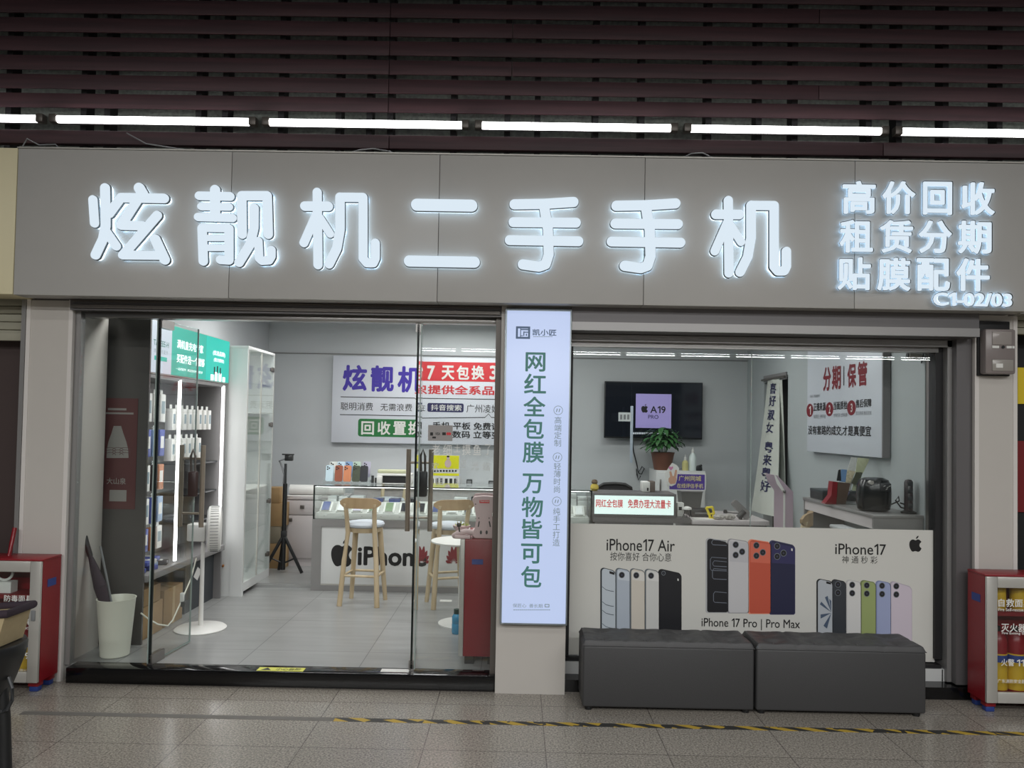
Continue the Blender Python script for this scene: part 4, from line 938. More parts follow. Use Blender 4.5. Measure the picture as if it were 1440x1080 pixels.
for i, (y_, m, z_, dz, dx) in enumerate(((.58, pk_b, 0, 0, .02), (.66, pk_w, 0, .0, -.05), (.74, pk_b, 0, 0, .03), (.66, pk_b, 1, 0, .01), (.83, pk_lb, 0, 0, -.02), (.78, pk_w, 1, 0, 0), (.91, pk_n, 0, 0, .02), (.88, pk_b, 1, 0, -.03))):
    z = .5455 + z_ * .034; x = -2.62 + dx
    t = thing('flat_pack', '%s flat accessory pack, %s from the door in the heap on the ledge' % (cn[id(m)], ORD[i]), 'pack', (x, y_, z), .3 * math.sin(i * 2.3), 'flat packs heaped on the ledge')
    bm = nb(); box(bm, -.085, .085, -.037, .037, 0, .032, .006); link0 = None
    bmesh.ops.transform(bm, matrix=MW[t.name], verts=bm.verts); link('wrapper', bm, m, t)
    bm = nb(); box(bm, -.05, .05, -.025, .025, .032, .0328); bmesh.ops.transform(bm, matrix=MW[t.name], verts=bm.verts); link('label_print', bm, pk_w if m is not pk_w else pk_b, t)
for i, (y0, y1, h, x0_) in enumerate(((.56, .88, .22, -2.79), (.90, 1.20, .27, -2.78), (.60, .84, .12, -2.77))):
    z = tz if i < 2 else tz + .222
    t = thing('carton', ('brown carton on the floor under the ledge next to the door', 'taller brown carton on the floor under the ledge, by the fan', 'small brown carton on top of another under the ledge')[i], 'carton', (-2.65, (y0 + y1) / 2, z), 0, 'cartons under the ledge')
    bm = nb(); box(bm, x0_, -2.52, y0, y1, z + .001, z + h, .003); link('box', bm, M['carton'], t)
    bm = nb(); box(bm, x0_ - .001, -2.519, (y0 + y1) / 2 - .02, (y0 + y1) / 2 + .02, z + .002, z + h + .001); link('packing_tape', bm, mat('tape_tan_%d' % i, (176, 152, 112), .35), t)

# umbrella bin
cb = Vector((at(162, 900, .28).x, .28, tz))
k = (cb.y - CAM.y) / F
t = thing('waste_bin', 'cream plastic bin holding umbrellas inside the glass by the pillar', 'bin', cb)
bm = nb(); hb = 80 * k; lathe(bm, [(.078, 0), (.085, .006), (.112, hb - .01), (.116, hb), (.110, hb), (.104, hb - .02), (.076, .012), (.0, .012)], cb, 40); link('bin_shell', bm, M['cream_p'], t)
um = thing('umbrella', 'black folded umbrella with hooked handle leaning in the cream bin', 'umbrella', cb)
def BP(px, py, dy=0): return at(px, py, cb.y + dy)
bm = nb()
p = [BP(150, 858), BP(141, 825), BP(133, 800), BP(127, 782)]
tube(bm, [(cb.x - .005, cb.y, tz + .06), p[0], p[1]], .02, 12, r1=.038); tube(bm, [p[1], p[2], p[3]], .038, 12, r1=.013); link('folded_canopy', bm, M['navy_fab'], um)
bm = nb(); tube(bm, [p[3], BP(122, 765), BP(119, 754)], .017, 10); tube(bm, bez(BP(119, 754), BP(115, 747), BP(114, 762), 6), .010, 10); link('handle', bm, M['black_p'], um)
bm = nb(); tube(bm, [(cb.x + .03, cb.y + .03, tz + .05), BP(158, 855, .03), BP(150, 812, .03), BP(141, 768, .03)], .007, 8); solo('walking_stick', bm, M['grey_p'], 'thin grey stick standing in the cream bin behind the umbrella', 'stick')

# standing fan
pf = fl(282, 884.5, tz); k = (pf.y - CAM.y) / F
t = thing('standing_fan', 'white standing fan with a round base, head turned sideways', 'fan', (pf.x, pf.y, tz))
bm = nb(); lathe(bm, [(.175, 0), (.178, .008), (.165, .018), (.03, .03), (.001, .03)], (pf.x, pf.y, tz), 40); link('round_base', bm, M['white_p'], t)
zp = at(281, 762, pf.y).z
bm = nb(); tube(bm, [(pf.x, pf.y, tz + .02), (pf.x, pf.y, zp)], .017, 14, r1=.013); link('pole', bm, M['white_p'], t)
q = R(267, 736, 293, 760, pf.y); bm = nb(); box(bm, q[0], q[1], pf.y - .06, pf.y + .06, q[2], q[3], .012); link('motor_housing', bm, M['white_p'], t)
q = R(292, 711, 311, 775, pf.y); bm = nb(); rad = (q[3] - q[2]) / 2; cz = (q[2] + q[3]) / 2; n = 28
rings = []
for x_, r_ in ((q[0], rad * .8), (q[0] + .012, rad * .97), (q[0] + .03, rad), (q[1] - .02, rad), (q[1] - .004, rad * .93), (q[1], rad * .7)):
    rings.append([bm.verts.new((x_, pf.y + r_ * math.cos(2 * math.pi * i / n), cz + r_ * math.sin(2 * math.pi * i / n))) for i in range(n)])
for a_, b2 in zip(rings, rings[1:]):
    for i in range(n): bm.faces.new((a_[i], a_[(i + 1) % n], b2[(i + 1) % n], b2[i]))
bm.faces.new(rings[0]); bm.faces.new(rings[-1]); fc = ((q[0] + q[1]) / 2, pf.y, cz); fr_ = Matrix.Rotation(math.radians(20), 3, 'Z'); bmesh.ops.rotate(bm, verts=bm.verts, cent=fc, matrix=fr_); fh = link('fan_head', bm, M['white_p'], t)
bm = nb()
for i in range(46):
    a_ = 2 * math.pi * i / 46; r_ = rad + .0015; tube(bm, [(q[0] + .025, pf.y + r_ * math.cos(a_), cz + r_ * math.sin(a_)), (q[1] - .018, pf.y + r_ * math.cos(a_), cz + r_ * math.sin(a_))], .0018, 5)
bmesh.ops.rotate(bm, verts=bm.verts, cent=fc, matrix=fr_); link('guard_ribs', bm, M['grey_p'], fh)
bm = nb(); FP = lambda x, y, Y: at(x, y, Y)
tube(bm, [FP(276, 785, pf.y + .02), FP(268, 815, pf.y - .1), FP(255, 845, pf.y - .25), FP(243, 872, pf.y - .33), FP(236, 880, .55), FP(222, 878, .5), FP(208, 870, .48), FP(198, 862, .46)], .005, 8)
solo('power_cord', bm, M['cream_p'], 'pale power cord drooping from the standing fan', 'cord')
bm = nb(); c = at(256, 846, pf.y - .25); box(bm, c.x - .012, c.x + .012, c.y - .012, c.y + .012, c.z, c.z + .06, .004); box(bm, c.x - .005, c.x + .022, c.y - .012, c.y + .012, c.z - .035, c.z + .001, .003, mi=1)
solo('plug_adapter', bm, [M['white_p'], M['black_p']], 'small white and black plug hanging on the fan cord', 'plug')

# ================================================================== GLASS DISPLAY CABINET
cx0, cx1, cy0, cy1, cz1 = -2.855, -2.335, 1.92, 2.62, 2.215
gc = thing('display_cabinet', 'tall white display cabinet with glass doors past the accessory shelf', 'display cabinet', ((cx0 + cx1) / 2, (cy0 + cy1) / 2, tz))
bm = nb(); box(bm, cx0, cx1 - .0, cy0, cy0 + .035, tz, cz1); box(bm, cx0, cx1, cy1 - .02, cy1, .125, cz1); box(bm, cx0, cx0 + .015, cy0 + .035, cy1 - .02, .13, cz1)
box(bm, cx0, cx1 + .004, cy0, cy1, cz1, cz1 + .025, .003); box(bm, cx0, cx1, cy0 + .03, cy1 - .02, .126, .20); link('carcass', bm, M['white'], gc)
bm = nb(); box(bm, cx1 - .1, cx1 + .001, cy0 - .008, cy0 + .03, tz, cz1); link('front_stile', bm, M['white'], gc)
for zz in (.62, .98, 1.32, 1.66, 1.92):
    bm = nb(); box(bm, cx0 + .015, cx1 - .03, cy0 + .035, cy1 - .02, zz, zz + .010); link('glass_shelf', bm, M['white_p'] if zz in (.98, 1.66) else M['clear'], gc)
ymid = (cy0 + cy1) / 2
for (ya_, yb_, hy) in ((cy0 + .012, ymid - .003, None), (ymid + .003, cy1 - .004, cy1 - .05)):
    bm = nb(); box(bm, cx1 - .004, cx1 + .003, ya_, yb_, .205, cz1 - .005); d = link('glass_door', bm, M['clear'], gc)
    bm = nb()
    box(bm, cx1 - .005, cx1 + .004, ya_, ya_ + .006, .205, cz1 - .005); box(bm, cx1 - .005, cx1 + .004, yb_ - .006, yb_, .205, cz1 - .005); link('door_edge', bm, M['silver'], d)
    if hy:
        for zz in (2.08, 1.56, .84, .34):
            bm = nb(); box(bm, cx1 - .012, cx1 + .008, hy - .045, hy - .005, zz - .016, zz + .016, .004); box(bm, cx1 - .014, cx1 + .006, hy + .0, hy + .04, zz - .022, zz + .022, .003); link('hinge', bm, M['steel_dark'], d)
bm = nb(); box(bm, cx0 + .1, cx1 - .05, cy0 + .06, cy0 + .08, cz1 - .012, cz1 - .0005); box(bm, cx1 - .06, cx1 - .045, cy0 + .04, cy0 + .055, .25, cz1 - .02); link('cabinet_lamp', bm, mat('cabinet_lamp_glow', (255, 255, 250), .4, emit=14.0), gc)  # lamp strips added to brighten the inside of the cabinet
# things in the cabinet
xi = -2.50
def on(z): return z + .0105
t = thing('toy_figure', 'brown and white toy figure on the upper shelf of the display cabinet', 'figurine', (xi, 2.06, on(1.66)))
bm = nb(); lathe(bm, [(.03, 0), (.034, .03), (.022, .08), (.026, .10), (.028, .125), (.018, .15), (.002, .16)], (xi, 2.06, on(1.66)), 14); link('body', bm, mat('toy_gold', (178, 140, 82), .5), t)
bm = nb(); lathe(bm, [(.035, 0), (.035, .012)], (xi, 2.06, on(1.66) - .0), 14); link('stand', bm, M['white_p'], t)
for i, (y_, z, nm, lab) in enumerate(((2.08, on(1.32) + .02, 'framed_print', 'grey framed picture in the middle of the display cabinet'), (2.06, on(.98), 'framed_print', 'dark framed picture on the lower white shelf of the display cabinet'))):
    t = thing(nm, lab, 'picture frame', (xi, y_, z - (.02 if i == 0 else 0)), 0)
    z -= .02 if i == 0 else 0
    bm = nb(); box(bm, xi - .02, xi, y_ - .10, y_ + .10, z, z + (.26 if i == 0 else .22)); link('frame', bm, M['grey_p'] if i == 0 else M['white_p'], t)
    bm = nb(); box(bm, xi, xi + .002, y_ - .08, y_ + .08, z + .03, z + .20); link('picture', bm, M['seat'] if i == 0 else M['char_p'], t)
for i, (yy, lab) in enumerate(((2.03, 'brown wooden horse figurine in front on the cabinet floor'), (2.20, 'brown wooden horse figurine behind on the cabinet floor'))):
    t = thing('horse_figurine', lab, 'figurine', (xi, yy, .2005), 0, 'horse figurines in the display cabinet')
    z = .2005; bm = nb()
    tube(bm, [(xi, yy - .045, z + .10), (xi, yy, z + .105), (xi, yy + .045, z + .10)], .028, 10); tube(bm, [(xi, yy - .05, z + .11), (xi, yy - .08, z + .155), (xi, yy - .085, z + .165)], .018, 8, r1=.014); tube(bm, [(xi, yy - .075, z + .165), (xi, yy - .12, z + .145)], .014, 8, r1=.009)
    for dx in (-.014, .014):
        for dy in (-.04, .04): tube(bm, [(xi + dx, yy + dy, z + .09), (xi + dx, yy + dy, z)], .011, 8, r1=.008)
    tube(bm, [(xi, yy + .05, z + .115), (xi, yy + .075, z + .07)], .008, 6); link('horse', bm, mat('horse_brown_%d' % i, (164, 106, 52), .5), t)
    bm = nb(); tube(bm, [(xi, yy - .01, z + .13), (xi, yy - .01, z + .19)], .022, 8, r1=.016); tube(bm, [(xi, yy - .01, z + .19), (xi, yy - .01, z + .22)], .014, 8); link('blue_rider', bm, mat('rider_blue_%d' % i, (70, 104, 150), .5), t)

# ================================================================== BACK CABINETS, CARTONS, TRIPOD
PZ = 0.125
gx0, gx1 = at(398, 750, 3.15).x, at(446, 750, 3.15).x + .25
gy0, gy1, gz = 3.15, 3.60, at(420, 698, 3.15).z
gcab = thing('drawer_cabinet', 'warm grey drawer cabinet behind the black tripod', 'cabinet', ((gx0 + gx1) / 2, (gy0 + gy1) / 2, PZ))
bm = nb(); box(bm, gx0, gx1, gy0, gy1, PZ + .0, gz - .03); box(bm, gx0 - .01, gx1 + .01, gy0 - .02, gy1, gz - .03, gz, .003); link('carcass', bm, M['cab_lt'], gcab)
zs_ = at(420, 724, gy0).z
bm = nb(); box(bm, gx0 + .01, gx1 - .01, gy0 - .016, gy0 - .001, zs_ + .004, gz - .04, .002); d = link('drawer', bm, M['cab_lt'], gcab)
bm = nb(); c = at(425, 713, gy0 - .02); box(bm, c.x - .022, c.x + .022, gy0 - .026, gy0 - .016, c.z - .018, c.z + .018, .003); link('handle', bm, M['steel_dark'], d)
bm = nb(); box(bm, gx0 + .01, gx1 - .01, gy0 - .016, gy0 - .001, PZ + .08, zs_ - .004, .002); d = link('door', bm, M['cab_lt'], gcab)
bm = nb(); c = at(408, 731, gy0 - .02); box(bm, c.x - .022, c.x + .022, gy0 - .026, gy0 - .016, c.z - .018, c.z + .018, .003); link('handle', bm, M['steel_dark'], d)
zc = gz + .055
bm = nb(); tube(bm, [(gx0 + .02, gy0 + .14, zc), (gx1 - .02, gy0 + .16, zc)], .053, 20); solo('paper_roll', bm, M['white_p'], 'white paper roll lying on the warm grey drawer cabinet', 'paper roll')
bm = nb(); tube(bm, [(gx1 - .05, gy0 + .03, gz + .007), (gx0 + .12, gy0 + .0, gz + .007), (gx0 + .02, gy0 - .035, gz + .007)], .006, 6); solo('white_cable', bm, M['white_p'], 'white cable trailing over the edge of the drawer cabinet', 'cable')
zc = PZ
for i, (py0, py1, lab) in enumerate(((765, 797, 'lowest brown carton in the stack beside the drawer cabinet'), (741, 765, 'crumpled grey-brown carton, second from the floor beside the drawer cabinet'), (708, 741, 'brown carton below the topmost one beside the drawer cabinet'), (686, 708, 'topmost brown carton in the stack beside the drawer cabinet'))):
    z0, z1 = max(at(388, py1, 2.95).z, zc), at(388, py0, 2.95).z
    t = thing('carton', lab, 'carton', (-2.58, 3.0, zc), 0, 'cartons stacked beside the drawer cabinet')
    bm = nb(); xr_ = at((400, 394, 399, 392)[i], 720, 2.95).x
    box(bm, -2.80, xr_, 2.97, 3.13, zc + .0005, z1, .004); link('box', bm, M['carton'] if i != 1 else mat('grey_carton', (124, 116, 98), .8), t)
    bm = nb(); box(bm, -2.801, xr_ + .001, 3.03, 3.06, zc + .002, z1 + .001); link('packing_tape', bm, mat('stack_tape_%d' % i, (176, 152, 112), .4), t)
    zc = z1 + .001
tp = thing('tripod', 'black phone tripod standing on the platform before the cabinet', 'tripod', (at(399, 815, 2.72).x, 2.78, PZ))
tx = at(399, 760, 2.78).x; ty = 2.78
TP = lambda x, y, dy=0: at(x, y, ty + dy)
bm = nb(); tube(bm, [(tx, ty, PZ + .03), (tx, ty, TP(400, 680).z)], .022, 12); link('center_pole', bm, M['black_p'], tp)
bm = nb(); tube(bm, [(tx, ty, TP(400, 682).z), (tx, ty, TP(402, 652).z)], .013, 10); link('upper_pole', bm, M['char_p'], tp)
hub = Vector((tx, ty, TP(400, 752).z))
for dx, dy in ((-.185, -.04), (.19, -.02), (-.08, .13)):
    bm = nb(); tube(bm, [hub, (tx + dx, ty + dy, PZ + .005)], .016, 8); tube(bm, [(tx, ty, PZ + .09), (tx + dx * .62, ty + dy * .62, PZ + .005 + (hub.z - PZ) * .38)], .008, 6); link('leg', bm, M['black_p'], tp)
bm = nb(); box(bm, tx - .025, tx + .025, ty - .025, ty + .025, hub.z - .02, hub.z + .04, .006); link('collar', bm, M['black_p'], tp)
bm = nb(); a_ = [TP(402, 652), TP(401, 664), TP(398, 676)]; tube(bm, [TP(402, 645), TP(393, 648), TP(398, 660), TP(400, 668), TP(399, 680)], .011, 8); link('gimbal_arm', bm, M['grey_p'], tp)
q = R(401, 640, 412, 648, ty); bm = nb(); box(bm, q[0], q[1], ty - .02, ty + .02, q[2], q[3], .004); box(bm, q[0] - .03, q[1] + .01, ty - .006, ty + .006, q[3], q[3] + .012); link('phone_clamp', bm, M['black_p'], tp)

# ================================================================== FRONT COUNTER WITH SHOWCASE
KX0, KX1, KY0, KY1 = at(438, 780, 2.2).x, at(832, 715, 2.2).x, 2.2, 2.72
kz1 = at(560, 732, 2.2).z; kz2 = at(560, 684.5, 2.2).z
ct = thing('sales_counter', 'grey framed sales counter with white front panel and glass showcase', 'counter', ((KX0 + KX1) / 2, 2.46, tz))
bm = nb(); f1 = .075; zi0 = at(560, 825, 2.2).z; zi1 = at(560, 742.5, 2.2).z; xi0 = at(451, 780, 2.2).x
box(bm, KX0, xi0, KY0, KY1, tz, kz1); box(bm, KX1 - .07, KX1, KY0, KY1, tz, kz1); box(bm, xi0, KX1 - .07, KY0, KY1, zi1, kz1); box(bm, xi0, KX1 - .07, KY0, KY1, tz, zi0); link('frame', bm, M['alu'], ct)
bm = nb(); box(bm, xi0, KX1 - .07, KY0 + .012, KY0 + .03, zi0, zi1); fp = link('front_panel', bm, M['white'], ct)
bm = nb(); box(bm, xi0, KX1 - .07, KY0 + .006, KY0 + .013, zi0, zi0 + .012); link('panel_bead', bm, M['silver'], ct)
YK = KY0 + .0105
link('emblem', apple(481, 781, 31, YK), M['ink'], fp)
write(fp, 'iPhone', (503, 769, 600, 796), YK, M['ink'], .03)
def fan_logo(cx, cy, s):
    bm = nb(); k = s * (YK - CAM.y) / F; c = at(cx, cy, YK)
    for i in range(8):
        a_ = math.radians(12 + i * 22.3); ux, uz = math.cos(a_), math.sin(a_); L_ = .5 - .16 * abs(math.cos(a_)); w_ = .085
        b_ = Vector((c.x + ux * .06 * k, c.z - .34 * k + uz * .10 * k)); tip = Vector((c.x + ux * L_ * 1.05 * k, c.z - .34 * k + uz * L_ * 1.7 * k)); n_ = Vector((-(tip - b_).y, (tip - b_).x)).normalized(); m_ = b_ + (tip - b_) * .66
        flat(bm, [(b_.x, b_.y), (m_.x - n_.x * w_ * k, m_.y - n_.y * w_ * k), (tip.x - n_.x * .02 * k, tip.y - n_.y * .02 * k), (tip.x, tip.y), (tip.x + n_.x * .02 * k, tip.y + n_.y * .02 * k), (m_.x + n_.x * w_ * k, m_.y + n_.y * w_ * k)], YK - .0004 * i)
    return bm
for px in (593, 638): link('petal_emblem', fan_logo(px, 782, 31), M['maroon'], fp)
write(fp, 'HUAWEI', (655, 774, 700, 792), YK, M['ink'], .03)
# showcase glass
bm = nb(); g = .006
box(bm, KX0 + .01, KX1, KY0 + .005, KY0 + .005 + g, kz1, kz2 - .01); box(bm, KX0 + .01, KX0 + .01 + g, KY0 + .012, KY1, kz1, kz2 - .01); box(bm, KX1 - g, KX1, KY0 + .012, KY1, kz1, kz2 - .01); link('showcase_glass', bm, M['clear'], ct)
bm = nb(); box(bm, KX0 + .004, KX1 + .004, KY0, KY1, kz2 - .009, kz2); link('showcase_top', bm, M['clear'], ct)
bm = nb(); box(bm, KX0 + .004, KX1 + .004, KY0 - .003, KY0 + .004, kz2 - .010, kz2 + .001); box(bm, KX0 + .004, KX0 + .016, KY0 - .002, KY0 + .008, kz1, kz2); box(bm, KX1 - .01, KX1 + .004, KY0 - .002, KY0 + .008, kz1, kz2); link('showcase_edge', bm, M['glass_edge'], ct)
bm = nb(); box(bm, KX0 + .02, KX1 - .02, KY1 - .02, KY1 - .012, kz1, kz2 - .012); link('showcase_back_pane', bm, M['clear'], ct)
bm = nb(); box(bm, KX0 + .02, KX1 - .02, KY0 + .03, KY0 + .05, kz2 - .0165, kz2 - .0105); link('showcase_lamp', bm, M['led'], ct)
zt1 = kz1 + .055
bm = nb(); box(bm, KX0 + .02, KX1 - .02, KY0 + .02, KY0 + .26, kz1, zt1, .004); box(bm, KX0 + .02, KX1 - .02, KY0 + .26, KY0 + .44, kz1, zt1 + .075, .004); link('display_tray', bm, M['white_p'], ct)
bm = nb()
for i in range(14): 
    xx = KX0 + .1 + i * .17; lathe(bm, [(.006, 0), (.006, .002)], (xx, KY0 + .019, kz1 + .028), 8)
link('tray_studs', bm, M['ink'], ct)
# phones and boxes on the tray
scr_m = [mat('screen_dark', (40, 42, 48), .15), mat('screen_blue', (74, 86, 132), .2), mat('back_lilac', (196, 190, 212), .3), mat('back_green', (104, 128, 92), .3), mat('back_white', (214, 216, 216), .3)]
scn = ['dark', 'blue', 'lilac', 'green', 'white']
def tray_phone(i, x, row, mi, n):
    z = zt1 if row == 0 else zt1 + .075
    y = KY0 + (.10 if row == 0 else .34)
    t = thing('display_phone', '%s phone on a white stand, %s from the cabinet end in the %s showcase row' % (scn[mi], ORD[i], ('front', 'rear')[row]), 'phone', (x, y, z), 0, 'phones on show in the counter')
    def tilt(bm):
        bmesh.ops.rotate(bm, verts=bm.verts, cent=(x, y - .05, z), matrix=Matrix.Rotation(math.radians(38), 3, 'X')); return bm
    bm = nb(); box(bm, x - .05, x + .05, y - .05, y + .075, z + .0, z + .012, .002); tilt(bm); link('stand', bm, M['white_p'], t)
    bm = nb(); box(bm, x - .036, x + .036, y - .045, y + .07, z + .0125, z + .0215, .003); tilt(bm); ph = link('phone_body', bm, M['silver'], t)
    bm = nb(); box(bm, x - .033, x + .033, y - .042, y + .067, z + .0216, z + .0222); tilt(bm); link('screen', bm, scr_m[mi], ph)
for i in range(17): tray_phone(i, KX0 + .10 + i * .143, 0, (1, 4, 2, 3, 3, 0, 0, 1, 4, 0, 1, 0, 4, 1, 2, 0, 4)[i], i)
for i, (x, w_, h_, m, cname) in enumerate(((.10, .08, .045, 4, 'white'), (.20, .08, .045, 4, 'white'), (.33, .12, .05, 4, 'white'), (.52, .10, .03, 1, 'blue'), (.68, .10, .03, 1, 'blue'), (.84, .10, .035, 0, 'black'), (1.30, .12, .05, 4, 'white'), (1.46, .12, .06, 0, 'black'), (1.62, .10, .05, 4, 'white'), (1.80, .12, .05, 0, 'black'), (2.33, .10, .11, 4, 'white'), (2.44, .09, .08, 4, 'white'))):
    x += KX0; z = zt1 + .0755
    t = thing('boxed_phone', '%s phone box in the rear showcase row, %s from the drawer cabinet end' % (cname, ORD[i]), 'phone box', (x, KY0 + .36, z), 0, 'boxed phones in the counter')
    bm = nb(); box(bm, x - w_ / 2, x + w_ / 2, KY0 + .30, KY0 + .42, z, z + h_ * .6, .002); link('base', bm, scr_m[m], t)
    bm = nb(); box(bm, x - w_ / 2 - .001, x + w_ / 2 + .001, KY0 + .299, KY0 + .421, z + h_ * .6 + .001, z + h_, .002); link('lid', bm, scr_m[m], t)
# phone case rack on the counter top
zc = kz2 + .001; ry = KY0 + .36
def RP(px, py): return at(px, py, ry)
rk0, rk1 = RP(457, 670).x, RP(523, 670).x
rk = thing('case_rack', 'clear stepped rack of phone cases on the counter top', 'display rack', ((rk0 + rk1) / 2, ry, zc))
rz2 = RP(490, 666).z
bm = nb(); box(bm, rk0, rk1, ry - .08, ry + .14, zc, zc + .012); box(bm, rk0, rk1, ry + .03, ry + .035, zc + .012, rz2); box(bm, rk0, rk0 + .005, ry - .08, ry + .14, zc + .012, rz2 - .05); box(bm, rk1 - .005, rk1, ry - .08, ry + .14, zc + .012, rz2 - .05); link('clear_steps', bm, M['clear'], rk)
cases = [(0, 463, (186, 206, 216), 'clear icy'), (0, 476, (142, 74, 48), 'rust brown'), (0, 488, (196, 122, 82), 'orange tan'), (0, 500.5, (58, 66, 46), 'dark green spotted'), (0, 511.5, (16, 18, 28), 'black'),
         (1, 468, (206, 210, 206), 'clear'), (1, 479, (190, 212, 226), 'pale blue'), (1, 490, (128, 160, 200), 'sky blue'), (1, 501, (178, 200, 184), 'pale green'), (1, 515, (176, 172, 192), 'lilac')]
for row, px, c_, nm in cases:
    yb = ry - .05 if row == 0 else ry + .07; zb_ = zc + .0125 if row == 0 else zc + .06
    x = at(px, 670, yb).x; w_, h_ = .072, .150
    if row == 1: zb_ = at(px, 649, yb).z - h_
    t = thing('phone_case', '%s phone case in the %s row of the rack on the counter' % (nm, 'lower' if row == 0 else 'upper'), 'phone case', (x, yb, zb_), 0, 'phone cases in the counter rack')
    cm = mat('case_%s' % nm.replace(' ', '_'), c_, .35, noise=.5 if 'spotted' in nm else 0, nscale=60)
    bm = nb(); prism(bm, [(x + a_, zb_ + b2) for a_, b2 in rrect(-w_ / 2, w_ / 2, 0, h_, .014)], yb - .005, yb + .005)
    bmesh.ops.rotate(bm, verts=bm.verts, cent=(x, yb, zb_), matrix=Matrix.Rotation(math.radians(-9), 3, 'X')); link('case_shell', bm, cm, t)
    bm = nb()
    for dx, dz in ((-.020, .132), (-.020, .112), (-.004, .122)): prism(bm, circ(x + dx, zb_ + dz, .0075, 10), yb - .0062, yb - .004)
    bmesh.ops.rotate(bm, verts=bm.verts, cent=(x, yb, zb_), matrix=Matrix.Rotation(math.radians(-9), 3, 'X')); link('camera_cutout', bm, M['ink'], t)
t = thing('card_stand', 'small dark and cream clutter of cards beside the case rack', 'card stand', (at(530, 678, ry).x, ry, zc))
bm = nb()
for px, dz, ang in ((524, .07, .3), (529, .05, -.3), (533, .065, .45), (537, .05, .2)):
    x = at(px, 678, ry).x; b2 = nb()
    k0 = len(bm.verts); box(bm, x - .012, x + .012, ry - .006, ry + .002, zc + .0005, zc + dz)
link('cards', bm, M['char_p'], t)
# laminating machine on the counter
lx0, lx1 = at(531, 670, ry).x, at(579, 670, ry).x
t = thing('film_cutter', 'cream desktop film cutting machine on the counter top', 'machine', ((lx0 + lx1) / 2, ry + .05, zc))
zA, zB, zC_ = at(555, 675, ry).z, at(555, 669, ry).z, at(555, 665, ry).z
bm = nb(); box(bm, lx0, lx0 + .05, ry - .05, ry + .12, zc, zB, .006); box(bm, lx1 - .04, lx1, ry - .05, ry + .12, zc, zB, .006); box(bm, lx0 + .05, lx1 - .04, ry - .02, ry + .12, zc, zA - .03, .004); box(bm, lx0, lx1, ry - .03, ry + .12, zB, zB + .022, .006); link('body', bm, M['white_p'], t)
bm = nb(); box(bm, lx0 + .05, lx1 - .04, ry - .005, ry + .1, zA - .029, zB - .001); link('feed_slot', bm, M['dark'], t)
bm = nb(); box(bm, lx0 + .0, lx1 - .03, ry - .02, ry + .05, zB + .023, zC_ + .03, .012); link('roller_cover', bm, mat('cream_green_cover', (190, 192, 160), .5), t)

# ================================================================== STOOLS, SIDE TABLE, BOTTLE
def make_stool(label):
    t = thing('bar_stool', label, 'stool', (0, 0, 0), 0, 'beech bar stools')
    sh = .70
    bm = nb(); lathe(bm, [(.150, 0), (.17, .012), (.175, .03), (.165, .046), (.10, .056), (.001, .058)], (0, 0, sh), 36); link('seat', bm, M['seat'], t)
    bm = nb(); lathe(bm, [(.13, -.045), (.145, -.04), (.15, -.001), (.02, -.0005)], (0, 0, sh), 32); link('seat_frame', bm, M['oak'], t)
    def leg(x0, y0, z0, x1, y1, z1, r0=.020, r1=.027): return tube(nb(), [(x0, y0, z0), ((x0 + x1) / 2, (y0 + y1) / 2, (z0 + z1) / 2), (x1, y1, z1)], r0, 12, r1=r1)
    for sx in (-1, 1): link('leg', leg(sx * .165, .14, 0, sx * .115, .075, sh - .02), M['oak'], t)
    for sx in (-1, 1):
        bm = tube(nb(), [(sx * .175, -.17, 0), (sx * .15, -.14, .40), (sx * .125, -.125, .66), (sx * .128, -.15, .78), (sx * .135, -.185, .93)], .024, 12, r1=.020); link('leg', bm, M['oak'], t)
    bm = nb(); n = 14; rows_ = []
    for i in range(n + 1):
        u = i / n * 2 - 1; x = u * .19; y = -.20 + .05 * u * u - .015; hh = .048 * (1 - abs(u) ** 6 * .75)
        rows_.append([bm.verts.new(v) for v in ((x, y - .009, .935 - hh), (x, y + .009, .935 - hh), (x, y + .009, .935 + hh), (x, y - .009, .935 + hh))])
    for a_, b2 in zip(rows_, rows_[1:]):
        for j in range(4): bm.faces.new((a_[j], a_[(j + 1) % 4], b2[(j + 1) % 4], b2[j]))
    bm.faces.new(rows_[0]); bm.faces.new(rows_[-1][::-1]); link('backrest', bm, wood('darker_beech_wood', (150, 127, 95), (168, 145, 111), (18, 18, 3), .5), t)
    bm = nb(); zr = .27
    fx, bx_ = .150, .158
    for a_, b2 in (((-bx_, -.15), (bx_, -.15)), ((-fx, .118), (fx, .118)), ((-bx_, -.15), (-fx, .118)), ((bx_, -.15), (fx, .118))):
        tube(bm, [(a_[0], a_[1], zr), (b2[0], b2[1], zr)], .012, 10)
    link('footrest', bm, M['oak'], t)
    return t
def place(t, x, y, z, rz, sc=1.0, label=None):
    t.location = (x, y, z); t.rotation_euler = (0, 0, rz); t.scale = (sc, sc, sc)
    if label: t['label'] = label
    return t
stool = make_stool('beech bar stool with pale seat before the counter emblem')
place(stool, at(511, 840, 1.78).x, 1.80, tz, -.10, .905)
place(copy_tree(stool), at(630, 800, 1.78).x, 1.80, tz, .35, .905, label='beech bar stool partly hidden by the red cabinet and round table')
place(copy_tree(stool), at(545, 700, 3.1).x, 3.15, PZ, math.pi - .2, .94, label='beech stool behind the counter, seen through the showcase glass')
place(copy_tree(stool), 1.86, .80, tz, 1.1, .96, label='beech stool beside the grey wall desk, only its backrest showing above the poster')
tc = at(650, 761, 1.2)
t = thing('side_table', 'small round white table beside the red cabinet', 'side table', (tc.x, 1.2, tz))
bm = nb(); lathe(bm, [(.20, -.012), (.235, -.004), (.235, .006), (.001, .008)], tc, 44); link('table_top', bm, M['white_p'], t)
